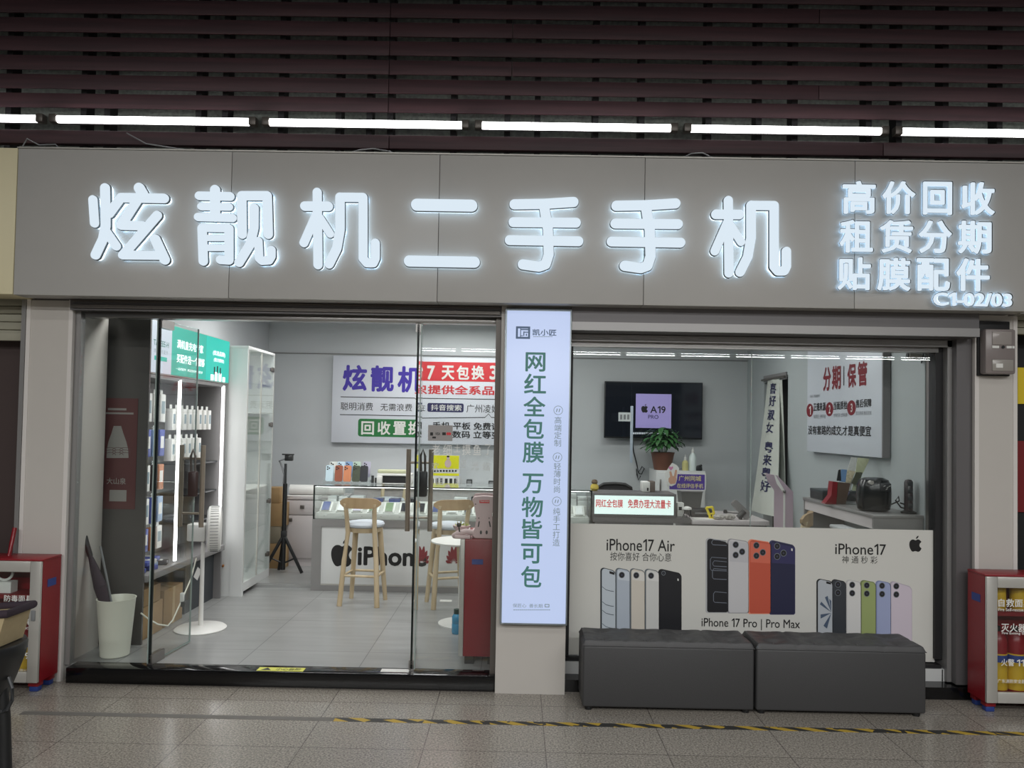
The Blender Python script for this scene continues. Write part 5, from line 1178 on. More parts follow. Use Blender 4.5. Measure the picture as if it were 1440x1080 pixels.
bm = nb(); tube(bm, [(tc.x, 1.2, tz + .012), (tc.x, 1.2, tc.z - .01)], .022, 16); link('pole', bm, M['white_p'], t)
bm = nb(); lathe(bm, [(.17, 0), (.17, .008), (.03, .016)], (tc.x, 1.2, tz), 36); link('base_plate', bm, M['white_p'], t)
p = fl(643, 884, tz + .0)
t = thing('water_bottle', 'blue bottle with dark cap standing on the floor by the red cabinet', 'bottle', (at(642, 880, .93).x, .93, tz))
bx_ = at(642, 880, .93).x; zb_ = tz
bm = nb(); lathe(bm, [(.030, 0), (.034, .01), (.034, .07), (.031, .075), (.034, .08), (.034, .12), (.02, .145)], (bx_, .93, zb_), 20); link('bottle', bm, mat('blue_bottle', (70, 150, 190), .25), t)
bm = nb(); lathe(bm, [(.022, .14), (.022, .175)], (bx_, .93, zb_), 16); link('cap', bm, mat('dark_green_cap', (30, 60, 54), .4), t)
p = fl(627, 845, tz); bm = nb(); box(bm, p.x - .05, p.x + .05, p.y - .03, p.y + .03, tz, tz + .002); solo('paper_scrap', bm, M['white_p'], 'white paper scrap on the shop floor behind the round table', 'paper')

# red cabinet inside the glass with the pink child seat
ra = at(652, 860, .24).x; rb_ = at(700, 860, .24).x + .06; rz1 = at(672, 759, .24).z
t = thing('fire_cabinet', 'red metal cabinet inside the glass beside the lit middle pillar', 'fire cabinet', ((ra + rb_) / 2, .40, tz))
bm = nb(); box(bm, ra, rb_ - .04, .24, .80, tz + .05, rz1, .004); link('body', bm, M['red'], t)
bm = nb(); box(bm, ra - .03, ra - .001, .24, .28, tz + .05, rz1, .003); box(bm, ra - .03, ra - .001, .76, .80, tz + .05, rz1, .003); box(bm, ra - .03, ra - .001, .28, .76, rz1 - .05, rz1, .003); box(bm, ra - .03, ra - .001, .28, .76, tz + .05, tz + .1, .003); link('door', bm, M['silver'], t)
c = at(671.5, 790, .24); bm = nb(); box(bm, c.x - .035, c.x + .035, .234, .241, c.z - .016, c.z + .016); link('side_grip', bm, M['blue_slot'], t)
for yy in (.28, .74):
    for xx in (ra + .04, rb_ - .09):
        bm = nb(); box(bm, xx - .03, xx + .03, yy - .025, yy + .025, tz, tz + .05); link('foot', bm, M['black_p'], t)
YS = .30
t = thing('child_seat', 'pale pink plastic child seat standing on the red cabinet', 'child seat', (at(680, 758, YS).x, YS, rz1))
SP = lambda x, y: (lambda v: (v.x, v.z))(at(x, y, YS))
bm = nb(); zc = rz1 + .001
prof = [SP(668, 757.5), SP(664, 752), SP(668, 742), SP(671, 728), SP(668.5, 714), SP(664, 702), SP(667, 698), SP(680, 697), SP(694, 698), SP(697, 703), SP(693, 716), SP(691, 728), SP(694, 742), SP(697, 752), SP(694, 757.5)]
prof = [(x, max(z, zc)) for x, z in prof]
prism(bm, prof, YS - .02, YS + .02); bmesh.ops.bevel(bm, geom=list(bm.edges), offset=.004, segments=1, affect='EDGES'); link('seat_back', bm, M['pink'], t)
bm = nb(); prism(bm, [(x, z + .008) for x, z in prof], YS + .10, YS + .12); box(bm, at(664, 750, YS).x, at(696, 750, YS).x, YS + .02, YS + .10, zc, zc + .05); link('rear_shell', bm, M['pink'], t)
bm = nb()
for a_, b2 in (((674, 733), (672.5, 741)), ((688, 733), (689.5, 741))): tube(bm, [at(*a_, YS - .021), at(*b2, YS - .021)], .004, 6)
for x, y in ((669, 708.5), (694, 708.5), (673.5, 728), (688, 728)): prism(bm, circ(at(x, y, YS).x, at(x, y, YS).z, .004, 8), YS - .022, YS - .019)
for x in (676.5, 684.5): prism(bm, circ(at(x, 748, YS).x, at(x, 748, YS).z, .007, 10, .013), YS - .023, YS - .019)
link('slots', bm, M['char_p'], t)
q = R(674.5, 703, 688.5, 707, YS); bm = nb(); box(bm, q[0], q[1], YS - .024, YS - .019, q[2], q[3]); lbl = link('red_label', bm, M['red_ink'], t)
write(lbl, 'Supreme', (675.5, 703.8, 687.5, 706.3), YS - .0255, M['white_p'], .02)
bm = nb(); tube(bm, [(at(668, 752, YS).x, YS, zc + .03), (at(656, 751, YS).x, YS - .02, zc + .045), (at(644, 753, YS).x, YS - .02, zc + .03), (at(638, 757, YS).x, YS, zc + .01)], .018, 10); box(bm, at(640, 755, YS).x, at(662, 755, YS).x, YS - .05, YS + .06, zc - .0, zc + .022, .006); link('tray_arm', bm, M['pink'], t)
bw = at(649, 742, YS + .09)
t = thing('toy_basket', 'pale basket of yellow-green leaves on the child seat tray', 'basket', (bw.x, YS + .09, zc + .023))
bm = nb(); lathe(bm, [(.03, 0), (.055, .035), (.058, .045), (.045, .044)], (bw.x, YS + .09, zc + .023), 24); link('basket', bm, M['pink'], t)
bm = nb(); rnd = random.Random(4)
for i in range(36):
    a_ = rnd.uniform(0, 6.28); r_ = rnd.uniform(0, .05); x, y = bw.x + r_ * math.cos(a_), YS + .09 + r_ * math.sin(a_); z = zc + .062
    tube(bm, [(x, y, z), (x + rnd.uniform(-.02, .02), y + rnd.uniform(-.02, .02), z + rnd.uniform(.008, .03))], .005, 5, r1=.001)
link('leaves', bm, mat('yellow_green_leaf', (150, 160, 72), .6), t)
c = at(645.5, 738, YS - .04)
bm = nb(); lathe(bm, [(.001, -.016), (.012, -.011), (.016, 0), (.012, .011), (.001, .016)], (c.x, YS - .045, c.z), 14); tube(bm, [(c.x, YS - .045, c.z - .012), (c.x + .004, YS - .04, zc + .045)], .005, 8); solo('knob_lever', bm, M['black_p'], 'black round knob lever on the child seat tray', 'lever')

# ================================================================== BACK WALL BOARDS
YB_ = 3.93
q = R(467, 500, 792, 623, YB_)
bs = thing('wall_sign', 'long white wall sign with indigo, red and green characters on the back wall', 'wall sign', ((q[0] + q[1]) / 2, 3.96, q[2]))
zt_, zb_ = at(467, 500, YB_).z, at(467, 622, YB_).z
bm = nb(); box(bm, q[0], q[1], YB_, 3.985, zb_, zt_, .004); link('board', bm, mat('sign_white', (214, 218, 226), .45), bs)
YT = YB_ - .002
dy = lambda x: (x - 520) * .018                       # nothing but the camera's own tilt: boxes are read in the tilted view
def wr(body, bx, m, off=.02): return write(bs, body, bx, YT, m, off)
for ch, x0_, x1_, y0_, y1_ in (('炫', 482, 516, 513, 550), ('靓', 521, 554, 514, 551), ('机', 559, 593, 515, 552)): wr(ch, (x0_, y0_, x1_, y1_), M['purple_ink'], .034)
def bar(x0_, y0_, x1_, y1_, m, r=.0, name='colour_bar', Y=YT):
    k = R(x0_, y0_, x1_, y1_, Y); bm = nb(); flat(bm, rrect(*k, r) if r else [(k[0], k[2]), (k[1], k[2]), (k[1], k[3]), (k[0], k[3])], Y); return link(name, bm, m, bs, smooth=False)
bar(590, 510, 790, 537, M['red_ink'], .03)
YT2 = YT - .0015
def wr2(body, bx, m, off=.02): return write(bs, body, bx, YT2, m, off)
for ch, cx in (('7', 606), ('天', 630), ('包', 651), ('换', 672), ('3', 694), ('0', 712), ('天', 735), ('保', 757)):
    w_ = 5.5 if ch in '730' else 9; wr2(ch, (cx - w_, 514, cx + w_, 534), M['white_p'], .03)
wr('只提供全系品牌二手机', (583, 542.5, 772, 555.5), M['red_ink'], .026)
def rule(pts):
    bm = nb()
    for a_, b2 in zip(pts, pts[1:]):
        A_, B_ = at(*a_, YT), at(*b2, YT); flat(bm, [(A_.x, A_.z - .004), (B_.x, B_.z - .004), (B_.x, B_.z + .004), (A_.x, A_.z + .004)], YT)
    link('rule_line', bm, M['ink'], bs, smooth=False)
rule([(479, 558), (583, 559.8), (587, 563), (591, 560), (785, 563)]); rule([(478, 583), (590, 585), (594, 588), (682, 587), (687, 582), (691, 587), (785, 588.5)])
wr('聪明消费', (479, 566, 524.5, 577), M['ink'], .0); wr('无需浪费', (535, 567.5, 579.5, 578), M['ink'], .0)
bar(601, 567, 652, 579.5, M['navy'], .02); wr2('抖音搜索', (606, 569, 649, 577.5), M['white_p'], .008)
wr('广州凌姐', (656, 569, 702, 580.5), M['ink'], .0); wr('在', (589.5, 569, 598, 578), M['ink'], 0)
bar(503.5, 589.5, 592, 614.5, M['green'], .03)
for ch, cx in (('回', 517), ('收', 540), ('置', 562), ('换', 583)): wr2(ch, (cx - 9, 592.5, cx + 9, 611.5), M['white_p'], .024)
wr('手机 平板 免费评估', (608, 594, 716, 604.5), M['ink'], .02); wr('电脑 数码 立等变现', (608, 606, 716, 616.5), M['ink'], .02)
# yellow price board and things on the rear shelf
ryb = 3.70; zsh = at(650, 684, ryb).z
rs_ = thing('rear_shelf', 'white shelf cabinet along the back wall behind the counter', 'cabinet', (-.3, 3.75, PZ))
bm = nb(); box(bm, gx1 + .02, .55, 3.58, 3.98, PZ, zsh - .03); link('carcass', bm, M['cab_lt'], rs_)
bm = nb(); box(bm, gx1 + .02, .56, 3.56, 3.985, zsh - .03, zsh, .003); link('top', bm, M['white'], rs_)
q = R(603, 640, 646, 683.5, ryb)
pb = thing('price_board', 'yellow price board with a white figure on the rear shelf', 'board', ((q[0] + q[1]) / 2, ryb, zsh))
bm = nb(); box(bm, q[0], q[1], ryb - .01, ryb + .01, zsh + .001, q[3]); link('board', bm, M['white_p'], pb)
YPB = ryb - .0115
for y0_, y1_ in ((640.5, 659), (665.5, 669)): 
    k = R(603.5, y0_, 645.5, y1_, YPB); bm = nb(); flat(bm, [(k[0], k[2]), (k[1], k[2]), (k[1], k[3]), (k[0], k[3])], YPB); link('yellow_print', bm, mat('bright_yellow_print', (222, 220, 30), .5), pb)
bm = nb(); c = at(630, 652, YPB); flat(bm, circ(c.x, c.z, .036, 16, .045), YPB - .001); flat(bm, circ(c.x, c.z + .06, .018, 12), YPB - .001); link('printed_figure', bm, M['pink'], pb)
bm = nb(); flat(bm, circ(c.x, c.z + .078, .016, 12, .010), YPB - .002)
for i in range(6):
    k = R(606 + i * 6.5, 673, 610 + i * 6.5, 681, YPB); flat(bm, [(k[0], k[2]), (k[1], k[2]), (k[1], k[3]), (k[0], k[3])], YPB - .001)
for i in range(9):
    k = R(606 + i * 4.2, 661, 608.5 + i * 4.2, 663.5, YPB); flat(bm, [(k[0], k[2]), (k[1], k[2]), (k[1], k[3]), (k[0], k[3])], YPB - .001)
link('dark_print', bm, M['ink'], pb)
for nm, px0, px1, py, lab in (('desk_phone', 656, 664, 674, 'small dark device standing on the rear shelf beside the yellow board'), ('card_reader', 687, 697, 676, 'black card reader on the rear shelf by the middle pillar')):
    q = R(px0, py, px1, 683.5, ryb); t = thing(nm, lab, 'device', ((q[0] + q[1]) / 2, ryb, zsh))
    bm = nb(); box(bm, q[0], q[1], ryb - .03, ryb + .03, zsh + .001, q[3], .006); link('case', bm, M['black_p'], t)
    bm = nb(); box(bm, q[0] + .01, q[1] - .01, ryb - .0315, ryb - .029, zsh + .02, q[3] - .012); link('screen', bm, M['grey_p'], t)

# ================================================================== RIGHT HALF OF THE SHOP
# television with its picture
q = R(850, 537, 988, 617, 3.9)
tv = thing('television', 'black wall television showing a violet square with white caption', 'television', ((q[0] + q[1]) / 2, 3.97, q[2]))
bm = nb(); box(bm, q[0], q[1], 3.90, 3.94, q[2], q[3], .004); box(bm, q[0] + .25, q[1] - .25, 3.94, 3.998, q[2] + .15, q[3] - .15); link('housing', bm, M['black_p'], tv)
bm = nb(); box(bm, q[0] + .01, q[1] - .01, 3.897, 3.901, q[2] + .018, q[3] - .01); scn_ = link('screen', bm, mat('tv_screen', (20, 24, 32), .08, emit=.012, ecol=(70, 90, 110)), tv)
YV = 3.8955
bm = nb(); k = R(894, 554, 944, 602, YV); flat(bm, [(k[0], k[2]), (k[1], k[2]), (k[1], k[3]), (k[0], k[3])], YV); link('violet_picture', bm, mat('violet_screen_glow', (150, 140, 196), .4, emit=.42), scn_, smooth=False)
link('emblem', apple(906.5, 575.5, 9.5, YV - .002), M['ink'], scn_)
write(scn_, 'A19', (914.5, 571, 936, 581), YV - .002, M['ink'], .018); write(scn_, 'PRO', (911.5, 583.5, 926, 589), YV - .002, M['navy'], .006)
bm = nb()
for i in range(22):
    if i == 12: continue
    k = R(890 + i * 2.6, 608, 891.9 + i * 2.6, 610.6, YV - .002); flat(bm, [(k[0], k[2]), (k[1], k[2]), (k[1], k[3]), (k[0], k[3])], YV - .002)
link('caption_line', bm, mat('caption_glow', (200, 206, 214), .4, emit=.4), scn_, smooth=False)
hs = thing('hanging_strip', 'pale translucent strip with a small tag hanging in front of the television', 'hanging strip', (at(888, 610, 3.6).x, 3.6, at(888, 650, 3.6).z))
q = R(886, 571, 890, 651, 3.6); bm = nb(); box(bm, q[0], q[1], 3.59, 3.60, q[2], q[3], .004); link('strip', bm, mat('pale_strip', (176, 188, 200), .3), hs)
q = R(869.5, 580, 887, 592.5, 3.6); bm = nb(); box(bm, q[0], q[1], 3.586, 3.589, q[2], q[3]); link('tag', bm, mat('pale_tag', (200, 206, 206), .5), hs)
bm = nb()
for px in (872, 877, 882):
    k = R(px, 583, px + 3, 590, 3.585); flat(bm, [(k[0], k[2]), (k[1], k[2]), (k[1], k[3]), (k[0], k[3])], 3.585)
link('tag_marks', bm, M['grey_p'], hs)
bm = nb(); q = at(888, 571, 3.595); tube(bm, [(q.x, 3.595, q.z), (q.x, 3.595, 2.75)], .0012, 5); link('thread', bm, M['clear'], hs)
bm = nb(); PB = lambda x, y: at(x, y, 3.97)
tube(bm, [PB(889, 617), PB(891, 635), PB(896, 655), PB(898, 664), PB(903, 656), PB(906, 659), PB(902, 667), PB(898, 665), PB(895, 659), PB(896, 668), PB(898, 675), PB(901, 669)], .007, 8)
solo('power_cord', bm, M['black_p'], 'black cord hanging below the television in a tied bundle', 'cord')
# counter with the lit red lettering
Yq = 2.2; q = R(832, 694, 951, 727, Yq)
lc = thing('light_counter', 'grey counter with a lit white sign of red characters', 'counter', ((q[0] + q[1]) / 2, 2.4, tz))
kx0, kx1 = KX1 + .012, q[1]
bm = nb(); box(bm, kx0, kx1, Yq, Yq + .35, q[2], q[3], .004); box(bm, kx0, kx1 + .13, Yq + .01, Yq + .5, q[2] - .05, q[2]); box(bm, kx0 + .02, kx1 - .02, Yq + .02, Yq + .4, tz, q[2] - .05); link('cabinet_frame', bm, M['alu_dark'], lc)
k = R(836, 697.5, 947.5, 723.5, Yq - .004); bm = nb(); box(bm, k[0], k[1], Yq - .006, Yq - .0, k[2], k[3]); lf = link('lit_panel', bm, mat('white_sign_glow', (216, 236, 232), .3, emit=.86), lc)
write(lf, '网红全包膜', (838, 702, 876, 713.5), Yq - .0075, mat('lit_red_ink', (206, 60, 66), .5, emit=.35), .018)
write(lf, '免费办理大流量卡', (883, 702.5, 943.5, 715), Yq - .0075, mat('lit_red_ink_b', (206, 60, 66), .5, emit=.35), .018)
# office chair back
oc = thing('office_chair', 'black office chair behind the lit counter', 'chair', (at(864, 690, 3.0).x, 3.0, tz))
cx = at(864, 690, 3.0).x; z1 = at(864, 680, 3.0).z; hw = at(889, 690, 3.0).x - cx
bm = nb(); pts = [(cx - hw, z1 - .45), (cx - hw, z1 - .12), (cx - hw * .92, z1 - .04), (cx - hw * .6, z1 - .008), (cx, z1), (cx + hw * .6, z1 - .008), (cx + hw * .92, z1 - .04), (cx + hw, z1 - .12), (cx + hw, z1 - .45)]
tube(bm, [(x, 3.0, z) for x, z in pts], .018, 10); link('backrest_frame', bm, M['black_p'], oc)
bm = nb(); prism(bm, [(x * .985 + cx * .015, z - .004) for x, z in pts], 2.995, 3.005); link('backrest', bm, mat('mesh_black', (34, 34, 38), .8), oc)
bm = nb(); box(bm, cx - hw, cx + hw, 3.03, 3.45, .46, .53, .02); link('seat', bm, M['black_p'], oc)
bm = nb(); tube(bm, [(cx, 3.24, tz + .06), (cx, 3.24, .46)], .03, 12); tube(bm, [(cx, 3.02, z1 - .44), (cx, 3.10, .50)], .02, 8)
for i in range(5): tube(bm, [(cx, 3.24, tz + .09), (cx + .27 * math.cos(i * 1.2566), 3.24 + .27 * math.sin(i * 1.2566), tz + .03)], .018, 8)
link('base', bm, M['black_p'], oc)
# work desk to the right of the counter, and a rear white cabinet
dz_ = .785
wd = thing('work_desk', 'grey work desk beside the lit counter under the plant', 'desk', (1.85, 2.62, tz))
bm = nb(); box(bm, kx1 + .14, 2.25, 2.18, 2.95, dz_ - .04, dz_, .004); link('desk_top', bm, M['cab_lt'], wd)
bm = nb(); box(bm, kx1 + .15, 2.24, 2.22, 2.25, tz, dz_ - .04); box(bm, kx1 + .15, kx1 + .18, 2.25, 2.93, tz, dz_ - .04); box(bm, 2.21, 2.24, 2.25, 2.93, tz, dz_ - .04); link('side_panels', bm, M['cab'], wd)
rc0, rc1 = at(923, 690, 3.5).x, at(992, 690, 3.5).x; rcz = at(950, 662, 3.5).z
rc = thing('white_cabinet', 'white cabinet under the plant against the back wall', 'cabinet', ((rc0 + rc1) / 2, 3.7, tz))
bm = nb(); box(bm, rc0, rc1, 3.5, 3.95, tz, rcz, .006); link('body', bm, M['white'], rc)
bm = nb(); box(bm, rc0 + .01, rc1 - .01, 3.484, 3.499, tz + .08, rcz - .02, .003); d = link('door', bm, M['white'], rc)
bm = nb(); box(bm, rc0 + .03, rc0 + .045, 3.47, 3.484, .9, 1.05, .003); link('handle', bm, M['steel'], d)
# plant
pc = Vector((at(932, 660, 3.6).x, 3.62, rcz + .001))
pl = thing('potted_plant', 'bushy green plant in a brown pot under the television', 'plant', pc)
bm = nb(); lathe(bm, [(.09, 0), (.12, .16), (.13, .19), (.12, .19), (.11, .15)], pc, 24); link('pot', bm, M['terra'], pl)
rnd = random.Random(11); bm = nb()
for i in range(250):
    a_ = rnd.uniform(0, 6.283); el = rnd.uniform(-.45, 1.4); r_ = rnd.uniform(.07, .235)
    base = pc + Vector((r_ * math.cos(a_) * math.cos(el) * 1.0, r_ * math.sin(a_) * math.cos(el) * .75, .19 + .10 + r_ * math.sin(el) * .72))
    out = Vector((math.cos(a_), math.sin(a_), rnd.uniform(-.7, .3))).normalized(); sd = out.cross(Vector((0, 0, 1))).normalized(); upv = sd.cross(out).normalized()
    L_, W_ = rnd.uniform(.09, .14), rnd.uniform(.022, .034)
    ps = [base - out * L_ * .4, base - out * .1 * L_ + sd * W_ + upv * .008, base + out * .3 * L_ + sd * W_ * .7 + upv * .004, base + out * .6 * L_ - upv * .02, base + out * .3 * L_ - sd * W_ * .7 + upv * .004, base - out * .1 * L_ - sd * W_ + upv * .008]
    v0 = [bm.verts.new(p_) for p_ in ps]; bm.faces.new((v0[0], v0[1], v0[5])); bm.faces.new((v0[1], v0[2], v0[4], v0[5])); bm.faces.new((v0[2], v0[3], v0[4]))
link('foliage', bm, M['leaf'], pl)
bm = nb()
for i in range(9):
    a_ = i * .7; tube(bm, bez(pc + Vector((.03 * math.cos(a_), .03 * math.sin(a_), .16)), pc + Vector((.06 * math.cos(a_), .06 * math.sin(a_), .32)), pc + Vector((.2 * math.cos(a_), .14 * math.sin(a_), .30 + .12 * math.sin(i))), 5), .004, 5)
link('stems', bm, M['leaf'], pl)
for px, h_, r_, m, lab in ((963.5, .11, .034, mat('pale_yellow_bottle', (196, 190, 132), .3), 'small pale yellow bottle beside the plant on the white cabinet'), (974, .19, .040, mat('milky_bottle', (206, 216, 214), .25), 'taller clear pump bottle beside the plant on the white cabinet')):
    x = at(px, 655, 3.58).x; t = thing('spray_bottle', lab, 'bottle', (x, 3.58, rcz))
    bm = nb(); lathe(bm, [(r_, .001), (r_, h_ * .8), (r_ * .45, h_)], (x, 3.58, rcz), 18); link('bottle', bm, m, t)
    bm = nb(); lathe(bm, [(r_ * .4, h_), (r_ * .4, h_ + .03), (r_ * .15, h_ + .035), (r_ * .15, h_ + .06)], (x, 3.58, rcz), 12); link('pump', bm, M['white_p'], t)
x = at(983, 657, 3.58).x; bm = nb(); box(bm, x - .04, x + .03, 3.55, 3.61, rcz + .001, rcz + .045, .01); tube(bm, [(x - .03, 3.58, rcz + .04), (x + .03, 3.58, rcz + .06)], .012, 8); solo('tape_dispenser', bm, M['black_p'], 'small black desk gadget at the end of the white cabinet top', 'gadget')
# router behind the lit sign
q = R(900, 676, 917, 696, 2.5); zz = at(880, 700, 2.38).z
t = thing('router', 'white upright router box standing behind the lit counter sign', 'router', ((q[0] + q[1]) / 2, 2.42, q[2]))
zq = R(832, 694, 951, 727, Yq)[3]
bm = nb(); box(bm, q[0], q[0] + .07, 2.36, 2.50, zq + .001, q[3], .008); link('case', bm, M['white_p'], t)
bm = nb(); box(bm, q[0] + .071, q[1] + .005, 2.37, 2.49, zq + .001, q[3] + .004, .004); link('brown_back', bm, mat('brown_grey_plastic', (104, 92, 84), .5), t)
bm = nb(); box(bm, q[0] + .04, q[0] + .055, 2.358, 2.361, zq + .012, zq + .04); link('label', bm, M['ink'], t)
x = at(836, 686, 2.42).x; t = thing('plush_toy', 'small yellow and brown toy at the end of the lit counter', 'toy', (x, 2.45, zq))
bm = nb(); lathe(bm, [(.025, .001), (.04, .02), (.035, .05), (.02, .065)], (x, 2.42, zq), 16); link('body', bm, mat('toy_yellow', (190, 168, 70), .7), t)
bm = nb(); lathe(bm, [(.02, .06), (.03, .078), (.02, .10), (.002, .105)], (x, 2.42, zq), 16); link('head', bm, mat('toy_brown', (96, 78, 58), .7), t)
# grey bin with the violet placard
bx0, bx1 = at(958, 700, 2.6).x, at(988, 700, 2.6).x; bz1 = at(972, 692, 2.6).z
t = thing('desk_bin', 'grey tapered box standing on the work desk below the violet placard', 'box', ((bx0 + bx1) / 2, 2.7, dz_))
bm = nb(); w0 = .022
lo = [(bx0 + w0, 2.62), (bx1 - w0, 2.62), (bx1 - w0, 2.78), (bx0 + w0, 2.78)]; hi = [(bx0, 2.6), (bx1, 2.6), (bx1, 2.8), (bx0, 2.8)]
va = [bm.verts.new((x, y, dz_ + .001)) for x, y in lo]; vb = [bm.verts.new((x, y, bz1)) for x, y in hi]
bm.faces.new(va[::-1]); bm.faces.new(vb)
for i in range(4): bm.faces.new((va[i], va[(i + 1) % 4], vb[(i + 1) % 4], vb[i]))
link('bin_body', bm, mat('bin_grey', (98, 98, 96), .5), t)
bm = nb(); box(bm, bx0 - .006, bx1 + .006, 2.592, 2.808, bz1, bz1 + .008); link('rim', bm, M['cab'], t)
Yv = 2.66; q = R(939, 664.5, 992.5, 693, Yv)
pk = thing('violet_placard', 'violet placard with pale gold characters and a printed hand, above the grey box', 'placard', ((q[0] + q[1]) / 2, Yv, bz1))
bm = nb(); prism(bm, rrect(q[0], q[1], bz1 + .009, q[3], .012), Yv, Yv + .008); link('white_backing', bm, M['white_p'], pk)
k = R(941.5, 667, 991, 691, Yv); bm = nb(); prism(bm, rrect(k[0], k[1], bz1 + .018, k[3], .008), Yv - .001, Yv); link('violet_face', bm, M['purple'], pk)
write(pk, '广州同城', (954.5, 669, 986, 676.5), Yv - .0025, M['gold_ink'], .012); write(pk, '在线评估手机', (952, 680, 989, 686.5), Yv - .0025, M['gold_ink'], .008)
bm = nb(); pts = [(934, 665), (938, 661), (941, 656), (945, 651), (951, 653), (955, 659), (953, 664), (952, 674), (950, 681), (944, 684), (937, 681), (936, 674)]
prism(bm, [(at(x, y, Yv).x, at(x, y, Yv).z) for x, y in pts], Yv - .004, Yv - .0022); link('hand_sticker', bm, M['white_p'], pk)
bm = nb(); Yh = Yv - .0055
for poly in ([(941, 672), (943, 669.5), (950, 669.5), (951.5, 674), (949.5, 680), (943, 681), (940, 677)], [(942.5, 670.5), (941.2, 663.5), (942.6, 662.6), (944.2, 663.5), (946, 670)], [(947.5, 670), (949.5, 660.8), (951, 660.3), (952.2, 661.6), (951, 670.5)], [(940.5, 677), (940, 672.5), (944, 671.5), (947, 674), (945, 677)]):
    flat(bm, [(at(x, y, Yh).x, at(x, y, Yh).z) for x, y in poly], Yh - .0002 * len(bm.faces))
link('printed_hand', bm, M['skin'], pk)
bm = nb(); c = at(943.5, 658.5, Yh); s_ = .022
flat(bm, [(c.x, c.z - s_), (c.x + s_, c.z + .1 * s_), (c.x + s_ * .9, c.z + .7 * s_), (c.x + s_ * .45, c.z + .8 * s_), (c.x, c.z + .4 * s_), (c.x - s_ * .45, c.z + .8 * s_), (c.x - s_ * .9, c.z + .7 * s_), (c.x - s_, c.z + .1 * s_)], Yh); link('printed_heart', bm, mat('heart_pink', (206, 130, 170), .5), pk)
bm = nb(); box(bm, (q[0] + q[1]) / 2 - .03, (q[0] + q[1]) / 2 + .03, Yv + .008, Yv + .06, bz1 + .009, bz1 + .02); link('foot', bm, M['white_p'], pk)
# small things on the work desk
def dsk(px, Y): return at(px, 720, Y).x
x = dsk(984, 2.45); t = thing('label_printer', 'black label printer on the work desk below the grey box', 'printer', (x, 2.45, dz_))
bm = nb(); box(bm, x - .10, x + .10, 2.38, 2.54, dz_ + .001, dz_ + .075, .012); link('case', bm, M['black_p'], t)
bm = nb(); box(bm, x - .06, x + .06, 2.378, 2.381, dz_ + .03, dz_ + .045); link('paper_slot', bm, M['grey_p'], t)
x = dsk(955, 2.32); zsd = R(832, 694, 951, 727, Yq)[2]
t = thing('charger_box', 'white charger box standing at the end of the lit counter', 'box', (x, 2.32, zsd)); bm = nb(); box(bm, x - .025, x + .035, 2.28, 2.36, zsd + .001, zsd + .125, .004); link('box', bm, M['white_p'], t)
bm = nb(); box(bm, x - .012, x + .015, 2.2785, 2.28, zsd + .06, zsd + .09); link('dark_window', bm, M['ink'], t)
x = dsk(966, 2.24); t = thing('desk_lamp', 'small white desk lamp on thin wire legs at the counter end', 'lamp', (x, 2.24, zsd))
zl_ = at(966, 716, 2.24).z; zbase = zsd
bm = nb(); lathe(bm, [(.02, -.008), (.045, .0), (.04, .014), (.015, .024), (.002, .026)], (x, 2.24, zl_), 20, sx=1.0, sy=.8); link('lamp_head', bm, M['white_p'], t)
bm = nb()
for dx in (-.03, .0, .03): tube(bm, [(x + dx * .3, 2.24, zl_), (x + dx, 2.24 + abs(dx), zbase)], .003, 6)
link('wire_legs', bm, M['black_p'], t)
x = dsk(999, 2.30); t = thing('yellow_clamp', 'bright yellow plastic clamp standing on the work desk', 'clamp', (x, 2.3, dz_)); ym = mat('clamp_yellow', (226, 206, 40), .4)
CP = lambda px, py: at(px, py, 2.30)
bm = nb(); tube(bm, [CP(993, 714), CP(997, 722), CP(1000, 732), (CP(1001, 738).x, 2.3, dz_ + .006)], .011, 8); tube(bm, [CP(1002, 713), CP(1004, 722), CP(1001, 732)], .011, 8); tube(bm, [CP(993, 714), CP(1002, 713)], .010, 8); tube(bm, [CP(995, 723), CP(1004, 722)], .008, 8); link('jaws', bm, ym, t)
bm = nb(); lathe(bm, [(.03, .001), (.03, .01)], (CP(1001, 738).x, 2.3, dz_), 16); link('base', bm, ym, t)
c0, c1 = at(1031, 705, 2.3), at(1052, 727, 2.3)
t = thing('phone_holder', 'grey phone holder with black arm leaning over the work desk', 'phone holder', (c1.x, 2.3, dz_))
d_ = (c1 - c0); d_.y = 0; ln = d_.length; u_ = d_ / ln; n_ = Vector((-u_.z, 0, u_.x))
bm = nb(); prism(bm, [((c0 + u_ * a_ * ln + n_ * b2).x, max((c0 + u_ * a_ * ln + n_ * b2).z, dz_ + .001)) for a_, b2 in ((0, -.022), (.08, -.032), (1, -.045), (1.05, -.02), (1.05, .02), (1, .04), (.08, .03), (0, .02))], 2.28, 2.32); link('holder_body', bm, M['alu'], t)
bm = nb(); tube(bm, [at(1046, 722, 2.27), at(1042, 727, 2.26), (at(1042, 727, 2.26).x, 2.27, dz_ + .004)], .015, 10); tube(bm, [at(1038, 728, 2.26), at(1047, 719, 2.26)], .024, 12); link('black_arm', bm, M['black_p'], t)
x = dsk(1020, 2.75); bm = nb(); lathe(bm, [(.018, .001), (.02, .02), (.012, .035)], (x, 2.75, dz_), 14); tube(bm, [(x, 2.75, dz_ + .012), (x + .08, 2.72, dz_ + .006), (x + .18, 2.7, dz_ + .006)], .005, 6); solo('black_knob', bm, M['black_p'], 'small black plug with its lead on the rear edge of the work desk', 'plug')
rnd = random.Random(3)
